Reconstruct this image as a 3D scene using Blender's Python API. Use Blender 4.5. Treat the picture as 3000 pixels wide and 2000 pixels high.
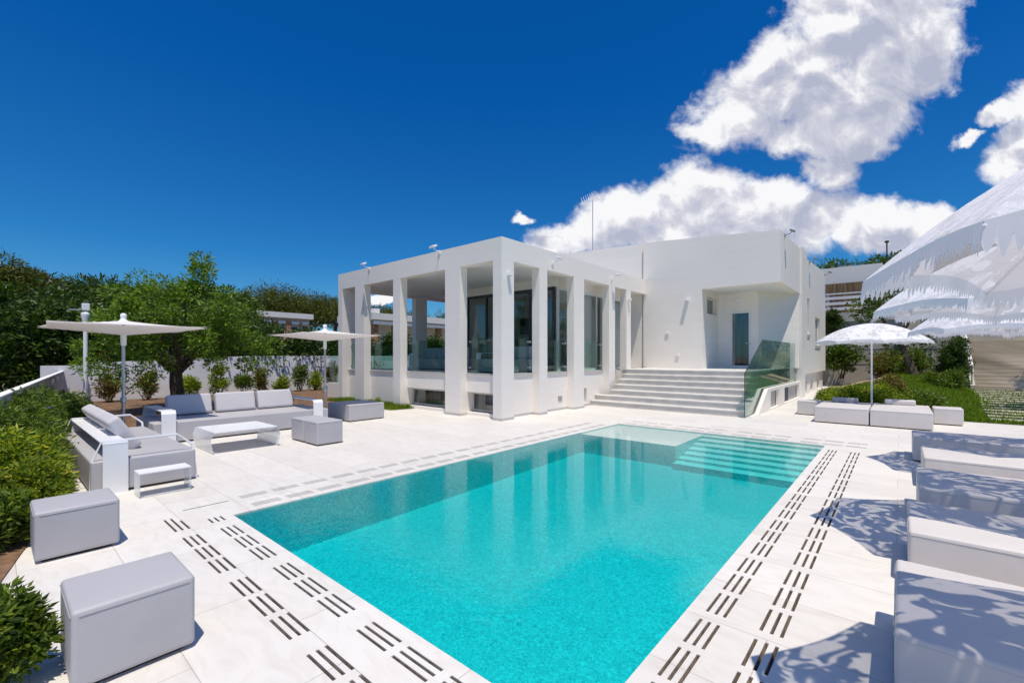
import bpy, bmesh, math, random
import numpy as np
from mathutils import Vector, Matrix
R = math.radians
for o in list(bpy.data.objects): bpy.data.objects.remove(o)
S = bpy.context.scene
COL = S.collection

# ------------------------------------------------------------------ camera
cd = bpy.data.cameras.new("camera"); cam = bpy.data.objects.new("camera", cd); COL.objects.link(cam)
cd.sensor_width = 36; cd.lens = 1318/3000*36; cd.shift_y = 0.015; cd.clip_end = 3000; cd.clip_start = 0.05
HEAD = math.atan2(1136, 1318)
cam.location = (0, 0, 1.75); cam.rotation_euler = (R(90), 0, HEAD)
S.camera = cam
S.render.resolution_x = 1024; S.render.resolution_y = 682
FW = Vector((-math.sin(HEAD), math.cos(HEAD), 0)); RT = Vector((math.cos(HEAD), math.sin(HEAD), 0))

# ------------------------------------------------------------------ light
S.view_settings.view_transform = 'Standard'; S.view_settings.look = 'None'
S.view_settings.exposure = 0.13; S.view_settings.gamma = 1
SUNV = Vector((0.26, -0.187, 1)).normalized()
sl = bpy.data.lights.new("sun", 'SUN'); sl.energy = 3.75; sl.angle = R(0.5); sl.color = (1, 0.928, 0.795)
so = bpy.data.objects.new("sun", sl); COL.objects.link(so)
so.rotation_euler = SUNV.to_track_quat('Z', 'Y').to_euler()
so.location = (0, 0, 30)
S.cycles.max_bounces = 8; S.cycles.transparent_max_bounces = 14; S.cycles.diffuse_bounces = 5
S.cycles.caustics_reflective = False; S.cycles.caustics_refractive = False

W = bpy.data.worlds.new("World"); S.world = W; W.use_nodes = True
nt = W.node_tree; N = nt.nodes; Lk = nt.links; N.clear()
def wn(t, **k):
    n = N.new(t)
    for a, b in k.items(): setattr(n, a, b)
    return n
def wmath(op, a, b=None, c=None, clamp=False):
    n = N.new('ShaderNodeMath'); n.operation = op; n.use_clamp = clamp
    for i, v in enumerate((a, b, c)):
        if v is None: continue
        if isinstance(v, (int, float)): n.inputs[i].default_value = v
        else: Lk.new(v, n.inputs[i])
    return n.outputs[0]
sky = wn('ShaderNodeTexSky'); sky.sky_type = 'NISHITA'; sky.sun_disc = False
sky.sun_elevation = math.asin(SUNV.z); sky.sun_rotation = math.atan2(SUNV.x, SUNV.y)
sky.air_density = 1.0; sky.dust_density = 0.25; sky.ozone_density = 3.0; sky.altitude = 100
bc = wn('ShaderNodeMixRGB', blend_type='MULTIPLY'); bc.inputs[0].default_value = 1
Lk.new(sky.outputs[0], bc.inputs[1])
tc = wn('ShaderNodeTexCoord')
def dot(v):
    n = N.new('ShaderNodeVectorMath'); n.operation = 'DOT_PRODUCT'; Lk.new(tc.outputs['Generated'], n.inputs[0]); n.inputs[1].default_value = v
    return n.outputs['Value']
tr_ = wn('ShaderNodeValToRGB'); te = tr_.color_ramp.elements
te[0].position = 0.0; te[0].color = (0.34, 0.62, 0.80, 1); te[1].position = 0.5; te[1].color = (0.015, 0.45, 0.97, 1); tm = te.new(0.2); tm.color = (0.10, 0.52, 0.88, 1)
Lk.new(dot((0, 0, 1)), tr_.inputs[0]); Lk.new(tr_.outputs[0], bc.inputs[2])
# cloud chart: directions unfolded round a fixed compass bearing
df = wmath('MAXIMUM', dot(tuple(FW)), 0.12)
cu = wmath('DIVIDE', dot(tuple(RT)), df); cv = wmath('DIVIDE', dot((0, 0, 1)), df)
cmb = wn('ShaderNodeCombineXYZ'); Lk.new(cu, cmb.inputs[0]); Lk.new(cv, cmb.inputs[1])
def noise(vec, scale, det, rough, off=(0, 0, 0), dist=0.0):
    m = wn('ShaderNodeMapping'); m.inputs['Location'].default_value = off; Lk.new(vec, m.inputs[0])
    n = wn('ShaderNodeTexNoise'); n.inputs['Scale'].default_value = scale; n.inputs['Detail'].default_value = det
    n.inputs['Roughness'].default_value = rough; n.inputs['Distortion'].default_value = dist
    Lk.new(m.outputs[0], n.inputs['Vector']); return n.outputs['Fac']
warp = noise(cmb.outputs[0], 9, 5, 0.6)
wsub = wmath('MULTIPLY', wmath('SUBTRACT', warp, 0.5), 0.10)
cu2 = wmath('ADD', cu, wsub); cv2 = wmath('ADD', cv, wmath('MULTIPLY', wmath('SUBTRACT', noise(cmb.outputs[0], 9, 5, 0.6, (5, 3, 1)), 0.5), 0.09))
cmw = wn('ShaderNodeCombineXYZ'); Lk.new(cu2, cmw.inputs[0]); Lk.new(cv2, cmw.inputs[1])
# (px, py, rx, ry, rotation) of cloud masses in the chart
BL = [(2540, 60, 300, 190, 25), (2300, 230, 280, 150, 35), (2250, 310, 260, 125, 18), (2620, 150, 230, 210, 30), (2480, 300, 260, 170, 10),
      (2510, 425, 130, 62, 0), (2100, 380, 120, 50, 5), (2400, 400, 220, 70, 0),
      (2040, 562, 165, 98, 0), (2270, 600, 250, 92, 0), (2430, 510, 95, 70, 10), (1830, 640, 190, 95, 20), (1660, 705, 160, 55, 8),
      (2150, 680, 420, 110, 0), (2560, 655, 200, 95, 0), (2720, 655, 90, 70, 0), (2690, 700, 260, 70, 0), (1535, 642, 40, 22, 0),
      (3010, 440, 150, 120, 45), (3080, 330, 150, 110, 0), (2840, 405, 62, 26, 20), (2930, 330, 80, 40, 25), (1110, 880, 80, 18, 0), (1230, 850, 60, 20, 0),
      (3300, 650, 260, 120, 0), (3600, 300, 300, 160, 20)]
def cloud_field(vec, off=(0, 0)):
    field = None
    for (px, py, rx, ry, rot) in BL:
        u = (px-1500)/1318-off[0]; v = (1045-py)/1318-off[1]
        m = wn('ShaderNodeMapping'); m.vector_type = 'TEXTURE'
        m.inputs['Location'].default_value = (u, v, 0); m.inputs['Rotation'].default_value = (0, 0, R(rot)); m.inputs['Scale'].default_value = (rx/1318*1.17, ry/1318*1.17, 1)
        Lk.new(vec, m.inputs[0])
        g = wn('ShaderNodeTexGradient'); g.gradient_type = 'SPHERICAL'; Lk.new(m.outputs[0], g.inputs[0])
        field = g.outputs['Fac'] if field is None else wmath('MAXIMUM', field, g.outputs['Fac'])
    return field
field = cloud_field(cmw.outputs[0])
OFF = (-0.022, 0.055)
field2 = cloud_field(cmw.outputs[0], OFF)
n1 = noise(cmb.outputs[0], 12, 8, 0.60, (2, 1, 0), 0.3)
dens = wmath('ADD', wmath('MULTIPLY', field, 1.15), wmath('MULTIPLY', wmath('SUBTRACT', n1, 0.5), 1.25))
mr = wn('ShaderNodeMapRange'); mr.interpolation_type = 'SMOOTHSTEP'; mr.inputs['From Min'].default_value = 0.10; mr.inputs['From Max'].default_value = 0.56
Lk.new(dens, mr.inputs['Value'])
infield = wmath('MULTIPLY', field, 30, clamp=True)
front = wmath('MULTIPLY', mr.outputs[0], infield)
# unseen bright clouds added behind the camera as neutral fill light
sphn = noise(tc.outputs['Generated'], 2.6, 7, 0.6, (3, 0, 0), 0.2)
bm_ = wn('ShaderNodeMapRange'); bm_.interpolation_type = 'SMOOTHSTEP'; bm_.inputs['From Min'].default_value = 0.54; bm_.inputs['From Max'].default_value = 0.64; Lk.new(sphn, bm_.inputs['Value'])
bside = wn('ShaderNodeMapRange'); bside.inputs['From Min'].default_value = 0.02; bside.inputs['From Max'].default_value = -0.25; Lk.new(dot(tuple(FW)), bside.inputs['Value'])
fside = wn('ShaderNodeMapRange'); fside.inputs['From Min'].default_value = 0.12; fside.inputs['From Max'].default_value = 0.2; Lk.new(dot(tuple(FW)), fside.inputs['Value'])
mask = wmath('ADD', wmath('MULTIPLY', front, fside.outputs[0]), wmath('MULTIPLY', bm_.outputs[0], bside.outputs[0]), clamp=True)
# thickness and side light of the cloud give its greys
m_a = noise(cmb.outputs[0], 8.5, 6, 0.55, (2, 1, 0), 0.4); m_b = noise(cmb.outputs[0], 8.5, 6, 0.55, (2-0.012, 1+0.03, 0), 0.4)
thick = wn('ShaderNodeMapRange'); thick.interpolation_type = 'SMOOTHSTEP'; thick.inputs['From Min'].default_value = 0.05; thick.inputs['From Max'].default_value = 0.75
thick.inputs['To Min'].default_value = 1.02; thick.inputs['To Max'].default_value = 0.42; Lk.new(field2, thick.inputs['Value'])
bri = wmath('ADD', thick.outputs[0], wmath('MULTIPLY', wmath('SUBTRACT', m_a, m_b), 2.6))
cr = wn('ShaderNodeValToRGB'); e = cr.color_ramp.elements
e[0].position = 0.25; e[0].color = (0.44, 0.47, 0.60, 1); e[1].position = 0.9; e[1].color = (0.93, 0.93, 0.95, 1)
mid = e.new(0.6); mid.color = (0.62, 0.63, 0.72, 1)
Lk.new(bri, cr.inputs[0])
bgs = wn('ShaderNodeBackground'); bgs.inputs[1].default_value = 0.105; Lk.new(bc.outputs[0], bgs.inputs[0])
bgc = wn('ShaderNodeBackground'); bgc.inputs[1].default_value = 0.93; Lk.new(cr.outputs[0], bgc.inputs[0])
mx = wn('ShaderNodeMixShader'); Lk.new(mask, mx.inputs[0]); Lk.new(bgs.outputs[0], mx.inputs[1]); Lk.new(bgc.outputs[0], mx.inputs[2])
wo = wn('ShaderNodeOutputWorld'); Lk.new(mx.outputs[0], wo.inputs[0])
W.cycles.sampling_method = 'MANUAL'; W.cycles.sample_map_resolution = 512

# ------------------------------------------------------------------ materials
class NT:
    def __init__(s, name):
        s.m = bpy.data.materials.new(name); s.m.use_nodes = True; s.t = s.m.node_tree; s.t.nodes.clear()
        s.out = s.n('ShaderNodeOutputMaterial')
    def n(s, t, **k):
        n = s.t.nodes.new(t)
        for a, b in k.items():
            if a.startswith('i_'): n.inputs[a[2:].replace('_', ' ')].default_value = b
            else: setattr(n, a, b)
        return n
    def l(s, a, b): s.t.links.new(a, b)
def pr(T, color, rough=0.6, spec=0.4):
    p = T.n('ShaderNodeBsdfPrincipled'); p.inputs['Base Color'].default_value = (*color, 1)
    p.inputs['Roughness'].default_value = rough; p.inputs['Specular IOR Level'].default_value = spec
    return p
def mat(name, color, rough=0.6, var=0.08, scale=3.0, bump=0.0, bscale=60.0, spec=0.4, metal=0.0, c2=None, det=6):
    T = NT(name); p = pr(T, color, rough, spec); p.inputs['Metallic'].default_value = metal
    tcn = T.n('ShaderNodeTexCoord'); nz = T.n('ShaderNodeTexNoise'); nz.inputs['Scale'].default_value = scale; nz.inputs['Detail'].default_value = det
    T.l(tcn.outputs['Object'], nz.inputs['Vector'])
    c2 = c2 or tuple(c*(1-2*var) for c in color); c1 = tuple(min(1, c*(1+var*0.6)) for c in color)
    r = T.n('ShaderNodeValToRGB'); r.color_ramp.elements[0].position = 0.3; r.color_ramp.elements[1].position = 0.68
    r.color_ramp.elements[0].color = (*c2, 1); r.color_ramp.elements[1].color = (*c1, 1)
    T.l(nz.outputs['Fac'], r.inputs[0]); T.l(r.outputs[0], p.inputs['Base Color'])
    if bump:
        b = T.n('ShaderNodeBump'); b.inputs['Strength'].default_value = bump; b.inputs['Distance'].default_value = 0.02
        n2 = T.n('ShaderNodeTexNoise'); n2.inputs['Scale'].default_value = bscale; n2.inputs['Detail'].default_value = 4
        T.l(tcn.outputs['Object'], n2.inputs['Vector']); T.l(n2.outputs['Fac'], b.inputs['Height']); T.l(b.outputs[0], p.inputs['Normal'])
    T.l(p.outputs[0], T.out.inputs[0]); return T.m

def streaky_plaster(name, color, var=0.06):
    T = NT(name); p = pr(T, color, 0.85, 0.2); tcn = T.n('ShaderNodeTexCoord')
    mp = T.n('ShaderNodeMapping'); mp.inputs['Scale'].default_value = (0.5, 0.5, 5); T.l(tcn.outputs['Object'], mp.inputs[0])
    a = T.n('ShaderNodeTexNoise'); a.inputs['Scale'].default_value = 1.6; a.inputs['Detail'].default_value = 8; T.l(mp.outputs[0], a.inputs['Vector'])
    b = T.n('ShaderNodeTexNoise'); b.inputs['Scale'].default_value = 0.8; b.inputs['Detail'].default_value = 5; T.l(tcn.outputs['Object'], b.inputs['Vector'])
    mixn = T.n('ShaderNodeMath', operation='ADD'); T.l(a.outputs['Fac'], mixn.inputs[0]); T.l(b.outputs['Fac'], mixn.inputs[1])
    r = T.n('ShaderNodeMapRange'); r.inputs['From Min'].default_value = 0.7; r.inputs['From Max'].default_value = 1.3; T.l(mixn.outputs[0], r.inputs[0])
    c = T.n('ShaderNodeMixRGB'); c.inputs[1].default_value = (*[x*(1-var) for x in color], 1); c.inputs[2].default_value = (*[min(1, x*(1+var*.5)) for x in color], 1)
    T.l(r.outputs[0], c.inputs[0]); T.l(c.outputs[0], p.inputs['Base Color'])
    bp = T.n('ShaderNodeBump'); bp.inputs['Strength'].default_value = 0.25; bp.inputs['Distance'].default_value = 0.01
    nn = T.n('ShaderNodeTexNoise'); nn.inputs['Scale'].default_value = 35; nn.inputs['Detail'].default_value = 6; T.l(tcn.outputs['Object'], nn.inputs['Vector'])
    T.l(nn.outputs['Fac'], bp.inputs['Height']); T.l(bp.outputs[0], p.inputs['Normal'])
    T.l(p.outputs[0], T.out.inputs[0]); return T.m

def deck_mat():
    T = NT('white_marble_paving'); p = pr(T, (0.8, 0.78, 0.74), 0.5, 0.35); tcn = T.n('ShaderNodeTexCoord')
    br = T.n('ShaderNodeTexBrick'); br.offset = 0.5; br.inputs['Scale'].default_value = 1
    br.inputs['Mortar Size'].default_value = 0.0035; br.inputs['Brick Width'].default_value = 1.2; br.inputs['Row Height'].default_value = 0.6
    br.inputs['Color1'].default_value = (0.745, 0.712, 0.665, 1); br.inputs['Color2'].default_value = (0.68, 0.645, 0.60, 1); br.inputs['Mortar'].default_value = (0.50, 0.465, 0.42, 1)
    mp = T.n('ShaderNodeMapping'); mp.inputs['Location'].default_value = (0.62, 0.46, 0); T.l(tcn.outputs['Object'], mp.inputs[0]); T.l(mp.outputs[0], br.inputs['Vector'])
    v = T.n('ShaderNodeTexNoise'); v.inputs['Scale'].default_value = 2.2; v.inputs['Detail'].default_value = 10; v.inputs['Roughness'].default_value = 0.65; v.inputs['Distortion'].default_value = 1.6
    m2 = T.n('ShaderNodeMapping'); m2.inputs['Scale'].default_value = (1, 2.4, 1); T.l(tcn.outputs['Object'], m2.inputs[0]); T.l(m2.outputs[0], v.inputs['Vector'])
    r = T.n('ShaderNodeValToRGB'); r.color_ramp.elements[0].position = 0.30; r.color_ramp.elements[0].color = (0.93, 0.91, 0.89, 1); r.color_ramp.elements[1].position = 0.55; r.color_ramp.elements[1].color = (1.03, 1.03, 1.03, 1)
    T.l(v.outputs['Fac'], r.inputs[0])
    mu = T.n('ShaderNodeMixRGB', blend_type='MULTIPLY'); mu.inputs[0].default_value = 1; T.l(br.outputs['Color'], mu.inputs[1]); T.l(r.outputs[0], mu.inputs[2])
    T.l(mu.outputs[0], p.inputs['Base Color'])
    rr = T.n('ShaderNodeMapRange'); rr.inputs['To Min'].default_value = 0.42; rr.inputs['To Max'].default_value = 0.7; T.l(v.outputs['Fac'], rr.inputs[0]); T.l(rr.outputs[0], p.inputs['Roughness'])
    T.l(p.outputs[0], T.out.inputs[0]); return T.m

def water_mat():
    T = NT('pool_water'); lp = T.n('ShaderNodeTexCoord')
    tr = T.n('ShaderNodeBsdfTransparent'); gl = T.n('ShaderNodeBsdfGlossy'); gl.inputs['Roughness'].default_value = 0.02
    fr = T.n('ShaderNodeFresnel'); fr.inputs['IOR'].default_value = 1.33
    n1 = T.n('ShaderNodeTexNoise'); n1.inputs['Scale'].default_value = 8; n1.inputs['Detail'].default_value = 3; n1.inputs['Distortion'].default_value = 0.6
    n2 = T.n('ShaderNodeTexNoise'); n2.inputs['Scale'].default_value = 34; n2.inputs['Detail'].default_value = 2
    # breeze patches: some of the surface is smoother
    n3 = T.n('ShaderNodeTexNoise'); n3.inputs['Scale'].default_value = 0.45; n3.inputs['Detail'].default_value = 2
    for q in (n1, n2, n3): T.l(lp.outputs['Object'], q.inputs['Vector'])
    ad = T.n('ShaderNodeMath', operation='MULTIPLY_ADD'); T.l(n2.outputs['Fac'], ad.inputs[0]); ad.inputs[1].default_value = 0.35; T.l(n1.outputs['Fac'], ad.inputs[2])
    sp = T.n('ShaderNodeSeparateXYZ'); T.l(lp.outputs['Object'], sp.inputs[0])
    yy = T.n('ShaderNodeMath', operation='MULTIPLY_ADD'); T.l(n3.outputs['Fac'], yy.inputs[0]); yy.inputs[1].default_value = -7.0; T.l(sp.outputs[1], yy.inputs[2])
    st = T.n('ShaderNodeMapRange'); st.inputs['From Min'].default_value = -1.5; st.inputs['From Max'].default_value = 1.5; st.inputs['To Min'].default_value = 0.34; st.inputs['To Max'].default_value = 0.05; T.l(yy.outputs[0], st.inputs[0])
    b = T.n('ShaderNodeBump'); b.inputs['Distance'].default_value = 0.012; T.l(ad.outputs[0], b.inputs['Height']); T.l(st.outputs[0], b.inputs['Strength'])
    T.l(b.outputs[0], gl.inputs['Normal']); T.l(b.outputs[0], fr.inputs['Normal'])
    mx = T.n('ShaderNodeMixShader'); T.l(fr.outputs[0], mx.inputs[0]); T.l(tr.outputs[0], mx.inputs[1]); T.l(gl.outputs[0], mx.inputs[2]); T.l(mx.outputs[0], T.out.inputs[0])
    va = T.n('ShaderNodeVolumeAbsorption'); va.inputs['Color'].default_value = (0.0, 0.93, 0.94, 1); va.inputs['Density'].default_value = 1.35
    T.l(va.outputs[0], T.out.inputs['Volume']); return T.m

def mosaic_mat(name='pool_mosaic', dk=(0.04, 0.46, 0.50), lt=(0.14, 0.80, 0.83)):
    T = NT(name); p = pr(T, (0.8, 0.8, 0.8), 0.35, 0.5); tcn = T.n('ShaderNodeTexCoord')
    v = T.n('ShaderNodeTexVoronoi', voronoi_dimensions='3D'); v.inputs['Scale'].default_value = 32; v.inputs['Randomness'].default_value = 0.6; T.l(tcn.outputs['Object'], v.inputs['Vector'])
    n = T.n('ShaderNodeTexNoise'); n.inputs['Scale'].default_value = 22; n.inputs['Detail'].default_value = 3; n.inputs['Distortion'].default_value = 2.5; T.l(tcn.outputs['Object'], n.inputs['Vector'])  # wavy noise paints caustic sparkle into the tile colour
    r = T.n('ShaderNodeValToRGB'); r.color_ramp.elements[0].position = 0.35; r.color_ramp.elements[0].color = (*dk, 1); r.color_ramp.elements[1].position = 0.72; r.color_ramp.elements[1].color = (*lt, 1)
    T.l(n.outputs['Fac'], r.inputs[0])
    hs = T.n('ShaderNodeSeparateColor'); T.l(v.outputs['Color'], hs.inputs[0])
    m = T.n('ShaderNodeMapRange'); m.inputs['To Min'].default_value = 0.90; m.inputs['To Max'].default_value = 1.06; T.l(hs.outputs[0], m.inputs[0])
    mu = T.n('ShaderNodeMixRGB', blend_type='MULTIPLY'); mu.inputs[0].default_value = 1; T.l(r.outputs[0], mu.inputs[1]); T.l(m.outputs[0], mu.inputs[2])
    T.l(mu.outputs[0], p.inputs['Base Color']); T.l(p.outputs[0], T.out.inputs[0]); return T.m

def glass_mat(name, tint, refl=1.0, ior=1.5):
    T = NT(name); tr = T.n('ShaderNodeBsdfTransparent'); tr.inputs[0].default_value = (*tint, 1)
    gl = T.n('ShaderNodeBsdfGlossy'); gl.inputs['Roughness'].default_value = 0.01; gl.inputs[0].default_value = (refl, refl, refl, 1)
    lw = T.n('ShaderNodeLayerWeight'); lw.inputs['Blend'].default_value = 0.5
    pw = T.n('ShaderNodeMath', operation='POWER'); T.l(lw.outputs['Facing'], pw.inputs[0]); pw.inputs[1].default_value = 4.0
    f0 = ((ior-1)/(ior+1))**2; mr = T.n('ShaderNodeMapRange'); mr.inputs['To Min'].default_value = f0; mr.inputs['To Max'].default_value = 0.9; T.l(pw.outputs[0], mr.inputs[0])
    mx = T.n('ShaderNodeMixShader'); T.l(mr.outputs[0], mx.inputs[0]); T.l(tr.outputs[0], mx.inputs[1]); T.l(gl.outputs[0], mx.inputs[2]); T.l(mx.outputs[0], T.out.inputs[0]); return T.m

def leaf_mat(name, cols, trans=0.35, rough=0.5):
    T = NT(name); g = T.n('ShaderNodeNewGeometry'); r = T.n('ShaderNodeValToRGB'); el = r.color_ramp.elements
    k = len(cols)
    el[0].position = 0; el[0].color = (*cols[0], 1); el[1].position = 1; el[1].color = (*cols[-1], 1)
    for i in range(1, k-1): q = el.new(i/(k-1)); q.color = (*cols[i], 1)
    T.l(g.outputs['Random Per Island'], r.inputs[0])
    p = pr(T, cols[0], rough, 0.35); T.l(r.outputs[0], p.inputs['Base Color'])
    t = T.n('ShaderNodeBsdfTranslucent'); hs = T.n('ShaderNodeMixRGB', blend_type='MULTIPLY'); hs.inputs[0].default_value = 1; hs.inputs[2].default_value = (1.5, 1.6, 0.6, 1)
    T.l(r.outputs[0], hs.inputs[1]); T.l(hs.outputs[0], t.inputs[0])
    mx = T.n('ShaderNodeMixShader'); mx.inputs[0].default_value = trans; T.l(p.outputs[0], mx.inputs[1]); T.l(t.outputs[0], mx.inputs[2]); T.l(mx.outputs[0], T.out.inputs[0]); return T.m

def canopy_mat():
    T = NT('white_cutwork_cloth'); tcn = T.n('ShaderNodeTexCoord')
    d = T.n('ShaderNodeBsdfDiffuse'); d.inputs[0].default_value = (0.86, 0.85, 0.88, 1)
    t = T.n('ShaderNodeBsdfTranslucent'); t.inputs[0].default_value = (0.80, 0.78, 0.84, 1)
    m1 = T.n('ShaderNodeMixShader'); m1.inputs[0].default_value = 0.18; T.l(d.outputs[0], m1.inputs[1]); T.l(t.outputs[0], m1.inputs[2])
    n = T.n('ShaderNodeTexNoise'); n.inputs['Scale'].default_value = 4.6; n.inputs['Detail'].default_value = 1.5; n.inputs['Distortion'].default_value = 1.5; T.l(tcn.outputs['Object'], n.inputs['Vector'])
    r = T.n('ShaderNodeMapRange'); r.inputs['From Min'].default_value = 0.535; r.inputs['From Max'].default_value = 0.56; r.inputs['To Max'].default_value = 0.42; T.l(n.outputs['Fac'], r.inputs[0])
    tr = T.n('ShaderNodeBsdfTransparent')
    m2 = T.n('ShaderNodeMixShader'); T.l(r.outputs[0], m2.inputs[0]); T.l(m1.outputs[0], m2.inputs[1]); T.l(tr.outputs[0], m2.inputs[2])
    b = T.n('ShaderNodeBump'); b.inputs['Strength'].default_value = 0.5; b.inputs['Distance'].default_value = 0.03
    n2 = T.n('ShaderNodeTexNoise'); n2.inputs['Scale'].default_value = 14; n2.inputs['Detail'].default_value = 6; T.l(tcn.outputs['Object'], n2.inputs['Vector']); T.l(n2.outputs['Fac'], b.inputs['Height'])
    T.l(b.outputs[0], d.inputs['Normal']); T.l(b.outputs[0], t.inputs['Normal'])
    T.l(m2.outputs[0], T.out.inputs[0]); return T.m

def cloth_mat(name, col, trans):
    T = NT(name); d = T.n('ShaderNodeBsdfDiffuse'); d.inputs[0].default_value = (*col, 1); t = T.n('ShaderNodeBsdfTranslucent'); t.inputs[0].default_value = (*col, 1)
    m1 = T.n('ShaderNodeMixShader'); m1.inputs[0].default_value = trans; T.l(d.outputs[0], m1.inputs[1]); T.l(t.outputs[0], m1.inputs[2]); T.l(m1.outputs[0], T.out.inputs[0]); return T.m

def bands_mat(name, ca, cb, scale, axis, rough=0.7, noise_amt=0.5):
    T = NT(name); p = pr(T, ca, rough, 0.3); tcn = T.n('ShaderNodeTexCoord'); sp = T.n('ShaderNodeSeparateXYZ'); T.l(tcn.outputs['Object'], sp.inputs[0])
    cb2 = T.n('ShaderNodeCombineXYZ'); mm = T.n('ShaderNodeMath', operation='MULTIPLY'); T.l(sp.outputs[axis], mm.inputs[0]); mm.inputs[1].default_value = scale; T.l(mm.outputs[0], cb2.inputs[0])
    sc = T.n('ShaderNodeVectorMath', operation='SCALE'); sc.inputs['Scale'].default_value = noise_amt; T.l(tcn.outputs['Object'], sc.inputs[0])
    av = T.n('ShaderNodeVectorMath', operation='ADD'); T.l(cb2.outputs[0], av.inputs[0]); T.l(sc.outputs[0], av.inputs[1])
    n = T.n('ShaderNodeTexNoise'); n.inputs['Scale'].default_value = 1; n.inputs['Detail'].default_value = 5; T.l(av.outputs[0], n.inputs['Vector'])
    r = T.n('ShaderNodeValToRGB'); r.color_ramp.elements[0].position = 0.35; r.color_ramp.elements[1].position = 0.65; r.color_ramp.elements[0].color = (*ca, 1); r.color_ramp.elements[1].color = (*cb, 1)
    T.l(n.outputs['Fac'], r.inputs[0]); T.l(r.outputs[0], p.inputs['Base Color']); T.l(p.outputs[0], T.out.inputs[0]); return T.m

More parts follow.
